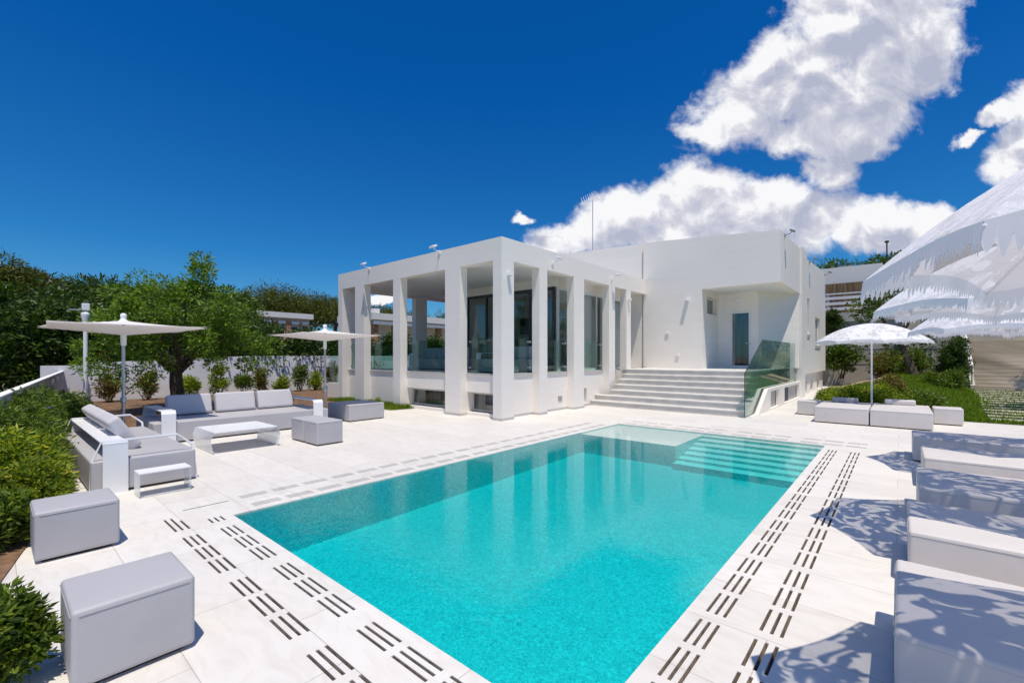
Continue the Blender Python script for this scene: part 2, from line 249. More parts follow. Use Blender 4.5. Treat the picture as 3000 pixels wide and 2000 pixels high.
def milky():
    m = glass_mat('milky_acrylic', (0.93, 0.96, 0.97)); t = m.node_tree; out = [n for n in t.nodes if n.type == 'OUTPUT_MATERIAL'][0]; src = out.inputs[0].links[0].from_socket
    d = t.nodes.new('ShaderNodeBsdfDiffuse'); d.inputs[0].default_value = (0.86, 0.86, 0.90, 1); mx = t.nodes.new('ShaderNodeMixShader'); mx.inputs[0].default_value = 0.34
    t.links.new(src, mx.inputs[1]); t.links.new(d.outputs[0], mx.inputs[2]); t.links.new(mx.outputs[0], out.inputs[0]); return m
M = dict(
    plaster=streaky_plaster('villa_plaster', (0.86, 0.81, 0.752), 0.035),
    ceiling=mat('ceiling_paint', (0.80, 0.79, 0.77), 0.8, 0.02),
    interior=mat('interior_paint', (0.62, 0.57, 0.52), 0.8, 0.03),
    deck=deck_mat(), water=water_mat(), mosaic=mosaic_mat(),
    poolstone=mosaic_mat('pale_pool_stone', (0.76, 0.78, 0.77), (0.88, 0.88, 0.86)),
    coping=mat('coping_stone', (0.84, 0.80, 0.74), 0.5, 0.04, 5),
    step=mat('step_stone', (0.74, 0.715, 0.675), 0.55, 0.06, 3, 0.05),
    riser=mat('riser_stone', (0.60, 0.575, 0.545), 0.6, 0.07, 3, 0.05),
    slot=mat('slot_channel', (0.46, 0.38, 0.30), 0.8, 0.3, 20),
    grate=mat('grate_stone', (0.40, 0.385, 0.37), 0.8, 0.1, 20),
    skirting=mat('skirting_stone', (0.56, 0.54, 0.52), 0.7, 0.06, 6),
    sill=mat('sill_stone', (0.52, 0.50, 0.48), 0.6, 0.06, 6),
    rail_glass=glass_mat('railing_glass', (0.70, 0.86, 0.82), 0.9),
    clear_glass=glass_mat('clear_glass', (0.80, 0.92, 0.90)),
    dark_glass=glass_mat('window_glass', (0.80, 0.86, 0.86), 1.0, 1.7),
    acrylic=milky(),
    winframe=mat('white_window_frame', (0.78, 0.78, 0.77), 0.4, 0.02),
    darkframe=mat('dark_window_frame', (0.05, 0.055, 0.06), 0.4, 0.1),
    winback=bands_mat('curtained_dark_room', (0.035, 0.035, 0.04), (0.15, 0.15, 0.17), 7, 0),
    vinyl=mat('grey_vinyl', (0.47, 0.455, 0.475), 0.5, 0.03, 2, 0.30, 5),
    vinyl_warm=mat('warm_white_vinyl', (0.66, 0.615, 0.59), 0.5, 0.03, 2, 0.30, 5),
    cushion=mat('light_grey_cushion', (0.57, 0.55, 0.57), 0.7, 0.02, 3, 0.08, 150),
    whitemetal=mat('white_lacquer', (0.86, 0.86, 0.88), 0.28, 0.01),
    alu=mat('brushed_aluminium', (0.55, 0.56, 0.58), 0.35, 0.05, 10, metal=0.7),
    sail=cloth_mat('white_taut_sail', (0.86, 0.83, 0.81), 0.26),
    canopy=canopy_mat(),
    black=mat('black_metal', (0.03, 0.03, 0.03), 0.5, 0.2),
    greymetal=mat('grey_metal', (0.25, 0.27, 0.27), 0.5, 0.1),
    wallwhite=None, bark=mat('bark', (0.10, 0.075, 0.055), 0.9, 0.3, 14, 0.8, 30),
    soil=mat('brown_soil', (0.22, 0.125, 0.07), 0.95, 0.3, 6, 0.7, 25),
    earth=mat('dry_earth', (0.30, 0.24, 0.16), 0.95, 0.25, 0.3, 0.4, 8, c2=(0.10, 0.12, 0.05)),
    sand=mat('tan_sand', (0.50, 0.37, 0.22), 0.95, 0.15, 4, 0.5, 30),
    lawn=mat('lawn_turf', (0.10, 0.17, 0.025), 0.9, 0.2, 5, 0.8, 60, c2=(0.055, 0.10, 0.015)),
    concrete=mat('pale_concrete', (0.48, 0.46, 0.43), 0.85, 0.1, 1.2, 0.3, 20),
    beige=mat('beige_stone', (0.56, 0.50, 0.41), 0.8, 0.1, 2, 0.3, 20),
    bamboo=bands_mat('bamboo_screen', (0.16, 0.09, 0.035), (0.42, 0.27, 0.13), 12, 0),
    plank=bands_mat('weathered_plank', (0.30, 0.25, 0.19), (0.58, 0.50, 0.40), 1.5, 2, 0.8),
    pink=mat('pinkish_wall', (0.62, 0.44, 0.36), 0.85, 0.1, 2),
    stonep=mat('rubble_stone', (0.42, 0.24, 0.13), 0.9, 0.35, 5, 0.5, 12),
    roofw=mat('pale_roof_slab', (0.75, 0.72, 0.70), 0.7, 0.04),
    greyband=mat('grey_band', (0.36, 0.40, 0.47), 0.6, 0.05),
    purple=mat('purple_petal', (0.22, 0.07, 0.55), 0.6, 0.1), pinkf=mat('pale_petal', (0.75, 0.6, 0.5), 0.6, 0.2), magenta=mat('magenta_petal', (0.42, 0.02, 0.14), 0.6, 0.2),
    orangef=mat('yellow_petal', (0.75, 0.45, 0.03), 0.6, 0.2),
)
M['wallwhite'] = mat('whitewashed_wall', (0.88, 0.86, 0.88), 0.85, 0.05, 1.5, 0.35, 14)
LEAF = dict(
    olive=leaf_mat('mastic_leaves', [(0.045, 0.09, 0.010), (0.09, 0.165, 0.015), (0.16, 0.26, 0.025), (0.27, 0.38, 0.05)], 0.35),
    dark=leaf_mat('dark_leaves', [(0.017, 0.039, 0.006), (0.032, 0.067, 0.008), (0.058, 0.104, 0.013), (0.094, 0.146, 0.016)], 0.25),
    mid=leaf_mat('mid_leaves', [(0.026, 0.055, 0.006), (0.051, 0.098, 0.010), (0.087, 0.146, 0.014), (0.145, 0.207, 0.024)], 0.3),
    pine=leaf_mat('pine_needles', [(0.029, 0.049, 0.006), (0.065, 0.091, 0.010), (0.116, 0.134, 0.014), (0.174, 0.146, 0.016)], 0.2),
    bright=leaf_mat('bright_leaves', [(0.022, 0.05, 0.008), (0.131, 0.207, 0.016), (0.246, 0.329, 0.020), (0.478, 0.464, 0.024)], 0.4),
    shrub=leaf_mat('shrub_leaves', [(0.029, 0.061, 0.010), (0.072, 0.122, 0.016), (0.145, 0.207, 0.024), (0.232, 0.293, 0.032)], 0.35),
    red=leaf_mat('reddish_leaves', [(0.058, 0.073, 0.016), (0.145, 0.110, 0.032), (0.290, 0.183, 0.048), (0.145, 0.195, 0.032)], 0.3),
    yellow=leaf_mat('yellow_leaves', [(0.07, 0.11, 0.01), (0.14, 0.20, 0.015), (0.30, 0.32, 0.02), (0.20, 0.26, 0.03)], 0.4),
    grass=leaf_mat('grass_blades', [(0.072, 0.134, 0.006), (0.131, 0.220, 0.010), (0.203, 0.293, 0.016), (0.290, 0.342, 0.024)], 0.35),
)

# ------------------------------------------------------------------ mesh helpers
ROOTLOC = {}
class MB:
    def __init__(s): s.v = []; s.f = []
    def box(s, x0, y0, z0, x1, y1, z1):
        b = len(s.v); s.v += [(x0, y0, z0), (x1, y0, z0), (x1, y1, z0), (x0, y1, z0), (x0, y0, z1), (x1, y0, z1), (x1, y1, z1), (x0, y1, z1)]
        s.f += [tuple(b+i for i in q) for q in ((0, 3, 2, 1), (4, 5, 6, 7), (0, 1, 5, 4), (1, 2, 6, 5), (2, 3, 7, 6), (3, 0, 4, 7))]; return s
    def face(s, pts): b = len(s.v); s.v += [tuple(p) for p in pts]; s.f.append(tuple(range(b, b+len(pts)))); return s
    def prism(s, poly, axis, a, bb):
        # poly in the two other axes; extruded along axis from a to bb
        def P(p, t): return {0: (t, p[0], p[1]), 1: (p[0], t, p[1]), 2: (p[0], p[1], t)}[axis]
        n = len(poly); b = len(s.v); s.v += [P(p, a) for p in poly]+[P(p, bb) for p in poly]
        s.f.append(tuple(range(b+n-1, b-1, -1))); s.f.append(tuple(range(b+n, b+2*n)))
        for i in range(n): j = (i+1) % n; s.f.append((b+i, b+j, b+n+j, b+n+i))
        return s
    def tube(s, pts, rads, n=8):
        rings = []; pts = [Vector(p) for p in pts]
        if isinstance(rads, (int, float)): rads = [rads]*len(pts)
        for i, p in enumerate(pts):
            d = (pts[min(i+1, len(pts)-1)]-pts[max(i-1, 0)]).normalized()
            up = Vector((0, 0, 1)) if abs(d.z) < 0.9 else Vector((1, 0, 0)); a = d.cross(up).normalized(); c = a.cross(d)
            b = len(s.v); s.v += [tuple(p+(a*math.cos(2*math.pi*k/n)+c*math.sin(2*math.pi*k/n))*rads[i]) for k in range(n)]; rings.append(b)
        for r0, r1 in zip(rings, rings[1:]):
            for k in range(n): s.f.append((r0+k, r0+(k+1) % n, r1+(k+1) % n, r1+k))
        s.f.append(tuple(range(rings[0]+n-1, rings[0]-1, -1))); s.f.append(tuple(range(rings[-1], rings[-1]+n))); return s
    def lathe(s, prof, cx=0, cy=0, n=20):
        rings = []
        for r, z in prof:
            b = len(s.v); s.v += [(cx+r*math.cos(2*math.pi*k/n), cy+r*math.sin(2*math.pi*k/n), z) for k in range(n)]; rings.append(b)
        for r0, r1 in zip(rings, rings[1:]):
            for k in range(n): s.f.append((r0+k, r0+(k+1) % n, r1+(k+1) % n, r1+k))
        s.f.append(tuple(range(rings[0]+n-1, rings[0]-1, -1))); s.f.append(tuple(range(rings[-1], rings[-1]+n))); return s
    def walled(s, axis, a, b, us, zs, hole):
        # slab normal to `axis` between a and b, cut into cells; cells for which hole(u,z) is true are left open
        us = sorted(us); zs = sorted(zs)
        for u0, u1 in zip(us, us[1:]):
            for z0, z1 in zip(zs, zs[1:]):
                if hole((u0+u1)/2, (z0+z1)/2): continue
                if axis == 1: s.box(u0, a, z0, u1, b, z1)
                else: s.box(a, u0, z0, b, u1, z1)
        return s
    def split(s, name, m, parent=None, **k):
        par = list(range(len(s.v)))
        def fd(a):
            while par[a] != a: par[a] = par[par[a]]; a = par[a]
            return a
        for f in s.f:
            for q in f[1:]: par[fd(q)] = fd(f[0])
        grp = {}
        for f in s.f: grp.setdefault(fd(f[0]), []).append(f)
        out = []
        for fs in grp.values():
            o = MB(); mp = {}
            for f in fs:
                for q in f:
                    if q not in mp: mp[q] = len(o.v); o.v.append(s.v[q])
                o.f.append(tuple(mp[q] for q in f))
            out.append(o.build(name, m, parent, **k))
        return out
    def build(s, name, m, parent=None, bevel=0, seg=2, smooth=False, local=False, norm=True):
        me = bpy.data.meshes.new(name)
        v = s.v
        if parent is not None and not local:
            L = ROOTLOC.get(parent.name, (0, 0, 0)); v = [(p[0]-L[0], p[1]-L[1], p[2]-L[2]) for p in v]
        me.from_pydata(v, [], s.f)
        if bevel or norm:
            bm = bmesh.new(); bm.from_mesh(me)
            if norm: bmesh.ops.recalc_face_normals(bm, faces=bm.faces)
            if bevel: bmesh.ops.bevel(bm, geom=list(bm.edges), offset=bevel, segments=seg, profile=0.6, affect='EDGES', clamp_overlap=True)
            bm.to_mesh(me); bm.free()
        if smooth:
            me.polygons.foreach_set('use_smooth', [True]*len(me.polygons))
            try: me.set_sharp_from_angle(angle=R(50))
            except Exception: pass
        me.materials.append(m)
        o = bpy.data.objects.new(name, me); COL.objects.link(o)
        if parent is not None: o.parent = parent; ROOTLOC[o.name] = ROOTLOC.get(parent.name, (0, 0, 0)) if not local else (0, 0, 0)
        return o
def tag(o, label=None, cat=None, group=None, kind=None):
    if label: o['label'] = label
    if cat: o['category'] = cat
    if group: o['group'] = group
    if kind: o['kind'] = kind
    return o
def thing(name, loc, label, cat, group=None, rz=0):
    o = bpy.data.objects.new(name, None); o.empty_display_size = 0.2; COL.objects.link(o); o.location = loc; o.rotation_euler = (0, 0, rz)
    ROOTLOC[o.name] = tuple(loc); return tag(o, label, cat, group)
def struct(o): o['kind'] = 'structure'; return o
def dup(root, loc, rz=0, label=None, group=None, scale=None):
    r = root.copy(); COL.objects.link(r); r.location = loc; r.rotation_euler = (0, 0, rz)
    if scale: r.scale = (scale,)*3 if isinstance(scale, (int, float)) else scale
    if label: r['label'] = label
    if group: r['group'] = group
    for ch in list(root.children):
        c = ch.copy(); COL.objects.link(c); c.parent = r
        for g in list(ch.children):
            d = g.copy(); COL.objects.link(d); d.parent = c
    return r
def ring(poly):  # densify helper
    return poly
def np_mesh(name, V, F, m, parent=None, loc=None):
    me = bpy.data.meshes.new(name); V = np.asarray(V, dtype=np.float32); F = np.asarray(F, dtype=np.int32); k = F.shape[1]
    if parent is not None and loc is None: V = V-np.array(ROOTLOC.get(parent.name, (0, 0, 0)), dtype=np.float32)
    me.vertices.add(len(V)); me.vertices.foreach_set('co', V.ravel()); me.loops.add(F.size); me.loops.foreach_set('vertex_index', F.ravel())
    me.polygons.add(len(F)); me.polygons.foreach_set('loop_start', np.arange(0, F.size, k, dtype=np.int32)); me.polygons.foreach_set('loop_total', np.full(len(F), k, dtype=np.int32))
    me.update(); me.validate(); me.materials.append(m); o = bpy.data.objects.new(name, me); COL.objects.link(o)
    if parent is not None: o.parent = parent
    return o
def leaves(P, size, aspect, rng, droop=0.0, up=0.35, dirs=None):
    n = len(P); d = rng.normal(size=(n, 3)); 
    if dirs is not None: d = d*0.55+dirs
    d[:, 2] = d[:, 2]*0.7-droop; d /= np.linalg.norm(d, axis=1)[:, None]
    w = rng.normal(size=(n, 3)); w[:, 2] += 0; w -= (w*d).sum(1)[:, None]*d; w /= np.linalg.norm(w, axis=1)[:, None]+1e-6
    # bias the leaf plane towards facing up
    upv = np.array([0, 0, 1.0]); s = np.cross(np.tile(upv, (n, 1)), d); s /= np.linalg.norm(s, axis=1)[:, None]+1e-6
    w = w*(1-up)+s*up; w /= np.linalg.norm(w, axis=1)[:, None]+1e-6
    L = (size*(0.6+0.8*rng.random(n)))[:, None]; wd = L*aspect
    a = P; b = P+d*L*0.5+w*wd*0.5; c = P+d*L; e = P+d*L*0.5-w*wd*0.5
    V = np.stack([a, b, c, e], 1).reshape(-1, 3); F = np.arange(4*n).reshape(n, 4); return V, F
def clump_points(centers, radii, per, rng, flat=0.75):
    out = []; dr = []
    for c, r in zip(centers, radii):
        d = rng.normal(size=(per, 3)); d /= np.linalg.norm(d, axis=1)[:, None]; rr = r*(0.35+0.65*rng.random(per)**0.5)*(0.8+0.35*rng.random(per))
        p = d*rr[:, None]; p[:, 2] *= flat; out.append(p+c); dr.append(d*0.8+np.array([0, 0, 0.15]))
    return np.concatenate(out), np.concatenate(dr)
def crown_centers(c, rad, k, rng, bottom=-0.6, shell=0.45):
    out = []
    while len(out) < k:
        d = rng.normal(size=3); d /= np.linalg.norm(d)
        if d[2] < bottom: continue
        out.append(np.array(c)+d*np.array(rad)*(shell+(1-shell)*rng.random()**0.6)*rng.uniform(0.85, 1.08))
    return np.array(out)
def limb(mb, p0, p1, r0, r1, rng, bend=0.15, n=6):
    p0 = Vector(p0); p1 = Vector(p1); L = (p1-p0).length; off = Vector(rng.normal(size=3))*L*bend; pts = []; rs = []
    for i in range(n+1):
        t = i/n; pts.append(p0.lerp(p1, t)+off*math.sin(t*math.pi)*0.5+Vector(rng.normal(size=3))*L*0.02*(0 < i < n)); rs.append(r0+(r1-r0)*t)
    mb.tube(pts, rs, 7)
def make_tree(name, loc, label, cat, group, H, cr, ch, leafmat, nclump, per, lsize, seed, aspect=0.4, trunk_r=None, trunk_h=None, flat=0.75, clr=None, limbs=7, droop=0.0, up=0.35, bottom=-0.5, lean=(0, 0)):
    rng = np.random.default_rng(seed); t = thing(name, loc, label, cat, group)
    trunk_h = trunk_h or (H-ch)*1.05; tr = trunk_r or H*0.03
    cc = (lean[0], lean[1], H-ch/2); C = crown_centers(cc, (cr, cr, ch/2), nclump, rng, bottom); clr = clr or cr*0.33
    P, D = clump_points(C, clr*rng.uniform(0.65, 1.25, len(C)), per, rng, flat)
    V, F = leaves(P, lsize, aspect, rng, droop, up, D); np_mesh('crown', V, F, leafmat, t, loc=1)
    mb = MB(); top = (lean[0]*0.5, lean[1]*0.5, trunk_h); limb(mb, (0, 0, -0.1), top, tr*1.25, tr*0.8, rng, 0.12)
    for i in rng.choice(len(C), size=min(limbs, len(C)), replace=False): limb(mb, top, C[i], tr*0.5, tr*0.08, rng, 0.2)
    mb.build('trunk', M['bark'], t, smooth=True, local=True); return t
def make_shrub(name, loc, label, cat, group, r, h, leafmat, nclump, per, lsize, seed, aspect=0.35, droop=0.0, stems=7, flowers=None, flat=0.8, clr=None, up=0.35, ry=None):
    rng = np.random.default_rng(seed); t = thing(name, loc, label, cat, group); ry = ry or r
    C = crown_centers((0, 0, h*0.5), (r*0.8, ry*0.8, h*0.42), nclump, rng, -0.9, 0.3); clr = clr or min(r, h)*0.38
    P, D = clump_points(C, clr*rng.uniform(0.6, 1.2, len(C)), per, rng, flat); P[:, 2] = np.maximum(P[:, 2], 0.02)
    V, F = leaves(P, lsize, aspect, rng, droop, up, D); np_mesh('foliage', V, F, leafmat, t, loc=1)
    mb = MB()
    for i in rng.choice(len(C), size=min(stems, len(C)), replace=False): limb(mb, (rng.normal()*0.05, rng.normal()*0.05, -0.03), C[i], 0.012+0.006*h, 0.004, rng, 0.15, 4)
    mb.build('stem', M['bark'], t, smooth=True, local=True)
    if flowers:
        fm, fn, fs = flowers; idx = rng.choice(len(P), fn); Q = P[idx]*np.array([1.04, 1.04, 1.06]); VV = []; FF = []
        for q in Q:
            for k in range(5):
                a = k*2*math.pi/5+rng.random(); b = len(VV); w = fs*0.45
                tv = np.array([math.cos(a), math.sin(a), 0.25]); sv = np.array([-math.sin(a), math.cos(a), 0])
                VV += [q, q+tv*fs*0.6+sv*w, q+tv*fs, q+tv*fs*0.6-sv*w]; FF.append((b, b+1, b+2, b+3))
        np_mesh('flower', VV, FF, fm, t, loc=1)
    return t

# ================================================================== GROUND, DECK, POOL
PX0, PX1, PY0, PY1 = -5.60, -1.12, 1.76, 10.785
DX0, DX1, DY0, DY1 = -19.2, 9.0, -5.0, 33.5
slots = []
def sub(start, n, L, gap, sgn=1):
    out = []; p = start
    for _ in range(n): out.append((min(p, p+sgn*L), max(p, p+sgn*L))); p += sgn*(L+gap)
    return out
SW = 0.0105
for yc in (1.22, 1.275, 1.33, 1.54, 1.595, 1.65):
    rng_ = [sub(s, 3, 0.318, 0.068) for s in (-5.26, -3.95, -2.64)]
    extra = [(-5.67, -5.49)] if yc > 1.4 else [(-5.83 if yc > 1.3 else -5.98, -5.49)]
    for a, b in [q for g in rng_ for q in g]+extra: slots.append((a, yc-SW, b, yc+SW))
for xc in (-1.005, -0.95, -0.895, -0.675, -0.615, -0.56):
    for top in [5.52-1.206*k for k in range(-4, 5)]:
        if top > 10.7: continue
        for a, b in sub(top, 3, 0.318, 0.068, -1):
            if a > -1: slots.append((xc-SW, a, xc+SW, b))
for xc in (-5.76, -5.81, -5.86, -6.18, -6.23, -6.28):
    for st in [2.03+1.21*k for k in range(0, 7)]:
        for a, b in sub(st, 3, 0.32, 0.075): slots.append((xc-SW, a, xc+SW, b))
for yc in (10.93, 10.98, 11.03, 11.36, 11.41, 11.46):
    for st in [-5.5+1.31*k for k in range(0, 4)]:
        for a, b in sub(st, 3, 0.318, 0.068): slots.append((a, yc-SW, b, yc+SW))
slots.append((-6.205, 1.43, -6.175, 1.9))
xs = sorted({round(v, 4) for s in slots for v in (s[0], s[2])} | {DX0, DX1, PX0, PX1} | {round(DX0+k*2.0, 3) for k in range(1, 14)})
ys = sorted({round(v, 4) for s in slots for v in (s[1], s[3])} | {DY0, DY1, PY0, PY1} | {round(DY0+k*2.0, 3) for k in range(1, 19)})
xc_ = np.array([(a+b)/2 for a, b in zip(xs, xs[1:])]); yc_ = np.array([(a+b)/2 for a, b in zip(ys, ys[1:])])
H = np.zeros((len(xc_), len(yc_)), int)
for (a, b, c, d) in slots:
    H[np.ix_((xc_ > a) & (xc_ < c), (yc_ > b) & (yc_ < d))] = 1
H[np.ix_((xc_ > PX0) & (xc_ < PX1), (yc_ > PY0) & (yc_ < PY1))] = 2
top = MB(); bot = MB(); SD = -0.07
for i in range(len(xc_)):
    for j in range(len(yc_)):
        x0, x1, y0, y1 = xs[i], xs[i+1], ys[j], ys[j+1]
        if H[i, j] == 0:
            top.face([(x0, y0, 0), (x1, y0, 0), (x1, y1, 0), (x0, y1, 0)])
            for di, dj, e0, e1 in ((1, 0, (x1, y0), (x1, y1)), (-1, 0, (x0, y0), (x0, y1)), (0, 1, (x0, y1), (x1, y1)), (0, -1, (x0, y0), (x1, y0))):
                a, b = i+di, j+dj
                if 0 <= a < len(xc_) and 0 <= b < len(yc_) and H[a, b]:
                    if H[a, b] == 1: top.face([(*e0, 0), (*e1, 0), (*e1, -0.006), (*e0, -0.006)]); bot.face([(*e0, -0.006), (*e1, -0.006), (*e1, SD), (*e0, SD)])
                    else: top.face([(*e0, 0), (*e1, 0), (*e1, -0.02), (*e0, -0.02)])
        elif H[i, j] == 1: bot.face([(x0, y0, SD), (x1, y0, SD), (x1, y1, SD), (x0, y1, SD)])
struct(top.build('pool_deck', M['deck'], norm=False)); struct(bot.build('drain_channel', M['slot'], norm=False))
# pool shell: floor slopes up away from the camera, sun shelf, flight of submerged steps
b = MB(); zf = lambda y: -0.64+(y-1.76)/(PY1-PY0)*0.22
CZ = -0.02
b.face([(PX0, PY0, zf(PY0)), (PX1, PY0, zf(PY0)), (PX1, 8.97, zf(8.97)), (PX0, 8.97, zf(8.97))])
b.face([(PX0, PY0, CZ), (PX0, 8.97, CZ), (PX0, 8.97, zf(8.97)), (PX0, PY0, zf(PY0))])
b.face([(PX1, PY0, CZ), (PX1, PY1, CZ), (PX1, PY1, -0.6), (PX1, PY0, zf(PY0))])
b.face([(PX0, PY0, CZ), (PX1, PY0, CZ), (PX1, PY0, zf(PY0)), (PX0, PY0, zf(PY0))])
b.face([(PX0, PY1, CZ), (PX1, PY1, CZ), (PX1, PY1, -0.5), (PX0, PY1, -0.5)])
b.face([(PX0, 8.97, CZ), (PX0, PY1, CZ), (PX0, PY1, -0.5), (PX0, 8.97, -0.5)])
bs_ = MB(); bs_.box(PX0+0.001, 8.97, -0.7, -3.41, PY1-0.001, -0.04)
YST = [10.56, 10.26, 9.96, 9.67, 9.38, 9.09, 8.80]
for i, y in enumerate(YST): bs_.box(-3.409, y, -0.7, PX1-0.001, (YST[i-1] if i else PY1-0.001), -0.05*(i+1)+0.002)
struct(b.build('pool_basin', M['mosaic'], norm=False))
po = struct(bs_.build('pool_steps', M['mosaic'], norm=False)); po.data.materials.append(M['poolstone'])
for p_ in po.data.polygons:
    if p_.normal.z > 0.5: p_.material_index = 1
w = MB().box(PX0-0.02, PY0-0.02, -0.72, PX1+0.02, PY1+0.02, -0.016); wo_ = w.build('pool_water', M['water']); struct(wo_)
# coping line round the water
b = MB(); cw = 0.012
# ground sheet around the deck, out to the horizon
b = MB(); G = 1500; gz_ = -0.08
for (x0, y0, x1, y1) in ((-G, -G, G, DY0), (-G, DY1, G, G), (-G, DY0, DX0, DY1), (DX1, DY0, G, DY1)): b.face([(x0, y0, gz_), (x1, y0, gz_), (x1, y1, gz_), (x0, y1, gz_)])
struct(b.build('ground', M['earth']))

def sheet(name, poly, z, m, amp=0.0, seed=1):
    bm = bmesh.new(); vs = [bm.verts.new((x, y, z)) for x, y in poly]; bm.faces.new(vs); bmesh.ops.triangulate(bm, faces=bm.faces)
    if amp: bmesh.ops.subdivide_edges(bm, edges=bm.edges, cuts=6, use_grid_fill=True)
    rng = random.Random(seed)
    if amp:
        for v in bm.verts:
            if not v.is_boundary: v.co.z += rng.random()*amp
    me = bpy.data.meshes.new(name); bm.normal_update(); bm.to_mesh(me); bm.free(); me.materials.append(m); o = bpy.data.objects.new(name, me); COL.objects.link(o); return o
struct(sheet('planting_bed', [(-2.4, -3.5), (-2.9, -0.28), (-3.6, -0.12), (-4.6, -0.02), (-5.3, 0.06), (-5.9, 0.18), (-7.0, 0.42), (-8.2, 0.70), (-11.4, 0.78), (-12.9, 1.2), (-12.95, -0.6), (-9, -3.5)], 0.012, M['soil'], 0.06))
struct(sheet('soil_strip', [(-12.96, -3.5), (-12.95, 1.8), (-13.6, 2.0), (-19.3, 8.2), (-19.3, 11.2), (-17.6, 11.8), (-17.5, 30), (-23.9, 30), (-23.9, -3.5)], 0.016, M['soil'], 0.05, 2))
struct(sheet('grass_strip', [(-16.9, 8.45), (-13.6, 8.40), (-12.6, 8.75), (-12.45, 9.38), (-16.9, 9.38)], 0.014, M['lawn'], 0.02, 3))

# lawn slope on the right
def lz(x, y):
    s = min(1, max(0, (y-18)/13)); s = s*s*(3-2*s); a = min(1, max(0, (x+2.6)/2.6)); c = 1-0.75*min(1, max(0, (x-0.9)/1.6))
    return 0.015+0.85*s*a*c
def hsheet(name, x0, x1, y0, y1, nx, ny, m, keep=lambda x, y: True, dz=0):
    V = []; F = []; idx = {}
    for i in range(nx+1):
        for j in range(ny+1):
            x = x0+(x1-x0)*i/nx; y = y0+(y1-y0)*j/ny; V.append((x, y, lz(x, y)+dz))
    for i in range(nx):
        for j in range(ny):
            if keep(x0+(x1-x0)*(i+.5)/nx, y0+(y1-y0)*(j+.5)/ny): a = i*(ny+1)+j; F.append((a, a+ny+1, a+ny+2, a+1))
    mb = MB(); mb.v = V; mb.f = F; return mb.build(name, m, norm=False, smooth=True)
inlawn = lambda x, y: x > (-2.0 if y < 28.6 else -0.6) + (0.0 if y > 20 else (20-y)*0.35)
struct(hsheet('lawn', -2.2, 14, 17.2, 34.0, 44, 44, M['lawn'], inlawn))
struct(hsheet('sandy_path', -3.1, 1.0, 28.6, 34.0, 16, 20, M['sand'], lambda x, y: not inlawn(x, y), 0.004))

# ================================================================== VILLA
V = thing('villa', (-10, 14, 0), 'flat-roofed white modern villa with a colonnaded glass-railed terrace and wide front steps', 'villa')
ROOF, LB, CE = 5.03, 4.42, 4.50
PLAT = 1.28
# roof of the portico
b = MB(); b.box(-17.0, 9.09, LB, -8.21, 9.38, ROOF); b.box(-8.49, 9.38, LB, -8.21, 18.30, ROOF); b.box(-17.0, 9.38, LB, -16.72, 18.30, ROOF); b.split('roof_beam', M['plaster'], V)
MB().box(-16.72, 9.38, CE, -8.49, 18.30, 4.82).build('ceiling', M['ceiling'], V)
cols = [(-17.0, 9.09, -16.70, 9.95), (-15.74, 9.09, -15.12, 9.38), (-13.26, 9.09, -12.85, 9.38), (-10.54, 9.09, -9.87, 9.38), (-8.53, 9.09, -8.21, 9.61),
        (-8.49, 10.79, -8.21, 11.19), (-8.49, 12.68, -8.21, 13.32), (-8.49, 15.07, -8.21, 15.54), (-8.49, 16.48, -8.21, 16.86),
        (-17.0, 12.68, -16.72, 13.32), (-17.0, 16.0, -16.72, 16.6)]
for (x0, y0, x1, y1) in cols:
    MB().box(x0, y0, 0.07, x1, y1, LB-0.001).build('column', M['plaster'], V)
b = MB()
for (x0, y0, x1, y1) in cols[:9]: b.box(x0-0.012, y0-0.012, 0, x1+0.012, y1+0.0, 0.069)
b.box(-8.76, 9.62, 0, -8.478, 14.19, 0.066); b.split('skirting', M['skirting'], V)
# low walls under the terrace railing, with basement window openings
hf = lambda x, z: ((-12.85 < x < -10.54) or (-9.87 < x < -8.60)) and 0.10 < z < 0.70
MB().walled(1, 9.38, 9.61, [-16.7, -12.85, -10.54, -9.87, -8.60, -8.53], [0, 0.10, 0.70, 1.21], hf).build('low_wall', M['plaster'], V)
hr = lambda y, z: (13.45 < y < 13.95) and 0.12 < z < 0.64
MB().walled(0, -8.75, -8.49, [9.61, 13.45, 13.95, 18.30], [0.07, 0.12, 0.64, 1.21], hr).build('low_wall', M['plaster'], V)
MB().box(-16.98, 9.38, 0, -16.71, 18.3, 1.21).build('low_wall', M['plaster'], V)
b = MB(); b.box(-16.69, 9.345, 1.211, -8.535, 9.62, 1.255); b.build('window_sill', M['sill'], V)
b = MB(); b.box(-8.76, 9.62, 1.211, -8.455, 16.10, 1.252); b.build('window_sill', M['sill'], V)
MB().box(-16.70, 9.62, 1.05, -8.76, 18.3, PLAT-0.03).build('terrace_floor', M['step'], V)
# basement windows
for (x0, x1) in ((-12.83, -10.50), (-9.86, -8.58)):
    f = MB(); z0, z1 = 0.12, 0.68; t = 0.05
    f.box(x0, 9.60, z0, x0+t, 9.66, z1); f.box(x1-t, 9.60, z0, x1, 9.66, z1); f.box(x0+t, 9.60, z0, x1-t, 9.66, z0+t); f.box(x0+t, 9.60, z1-t, x1-t, 9.66, z1)
    fo = f.build('basement_window', M['sill'], V)
    MB().box(x0+t, 9.625, z0+t, x1-t, 9.635, z1-t).build('pane', M['dark_glass'], fo)
    MB().box(x0, 9.72, z0, x1, 9.74, z1).build('curtain', M['winback'], fo)
MB().box(-12.55, 9.45, 0.0, -8.62, 9.60, 0.098).build('threshold', M['sill'], V)
f = MB(); f.box(-8.72, 13.44, 0.13, -8.68, 13.96, 0.63); f.build('basement_window', M['winback'], V)
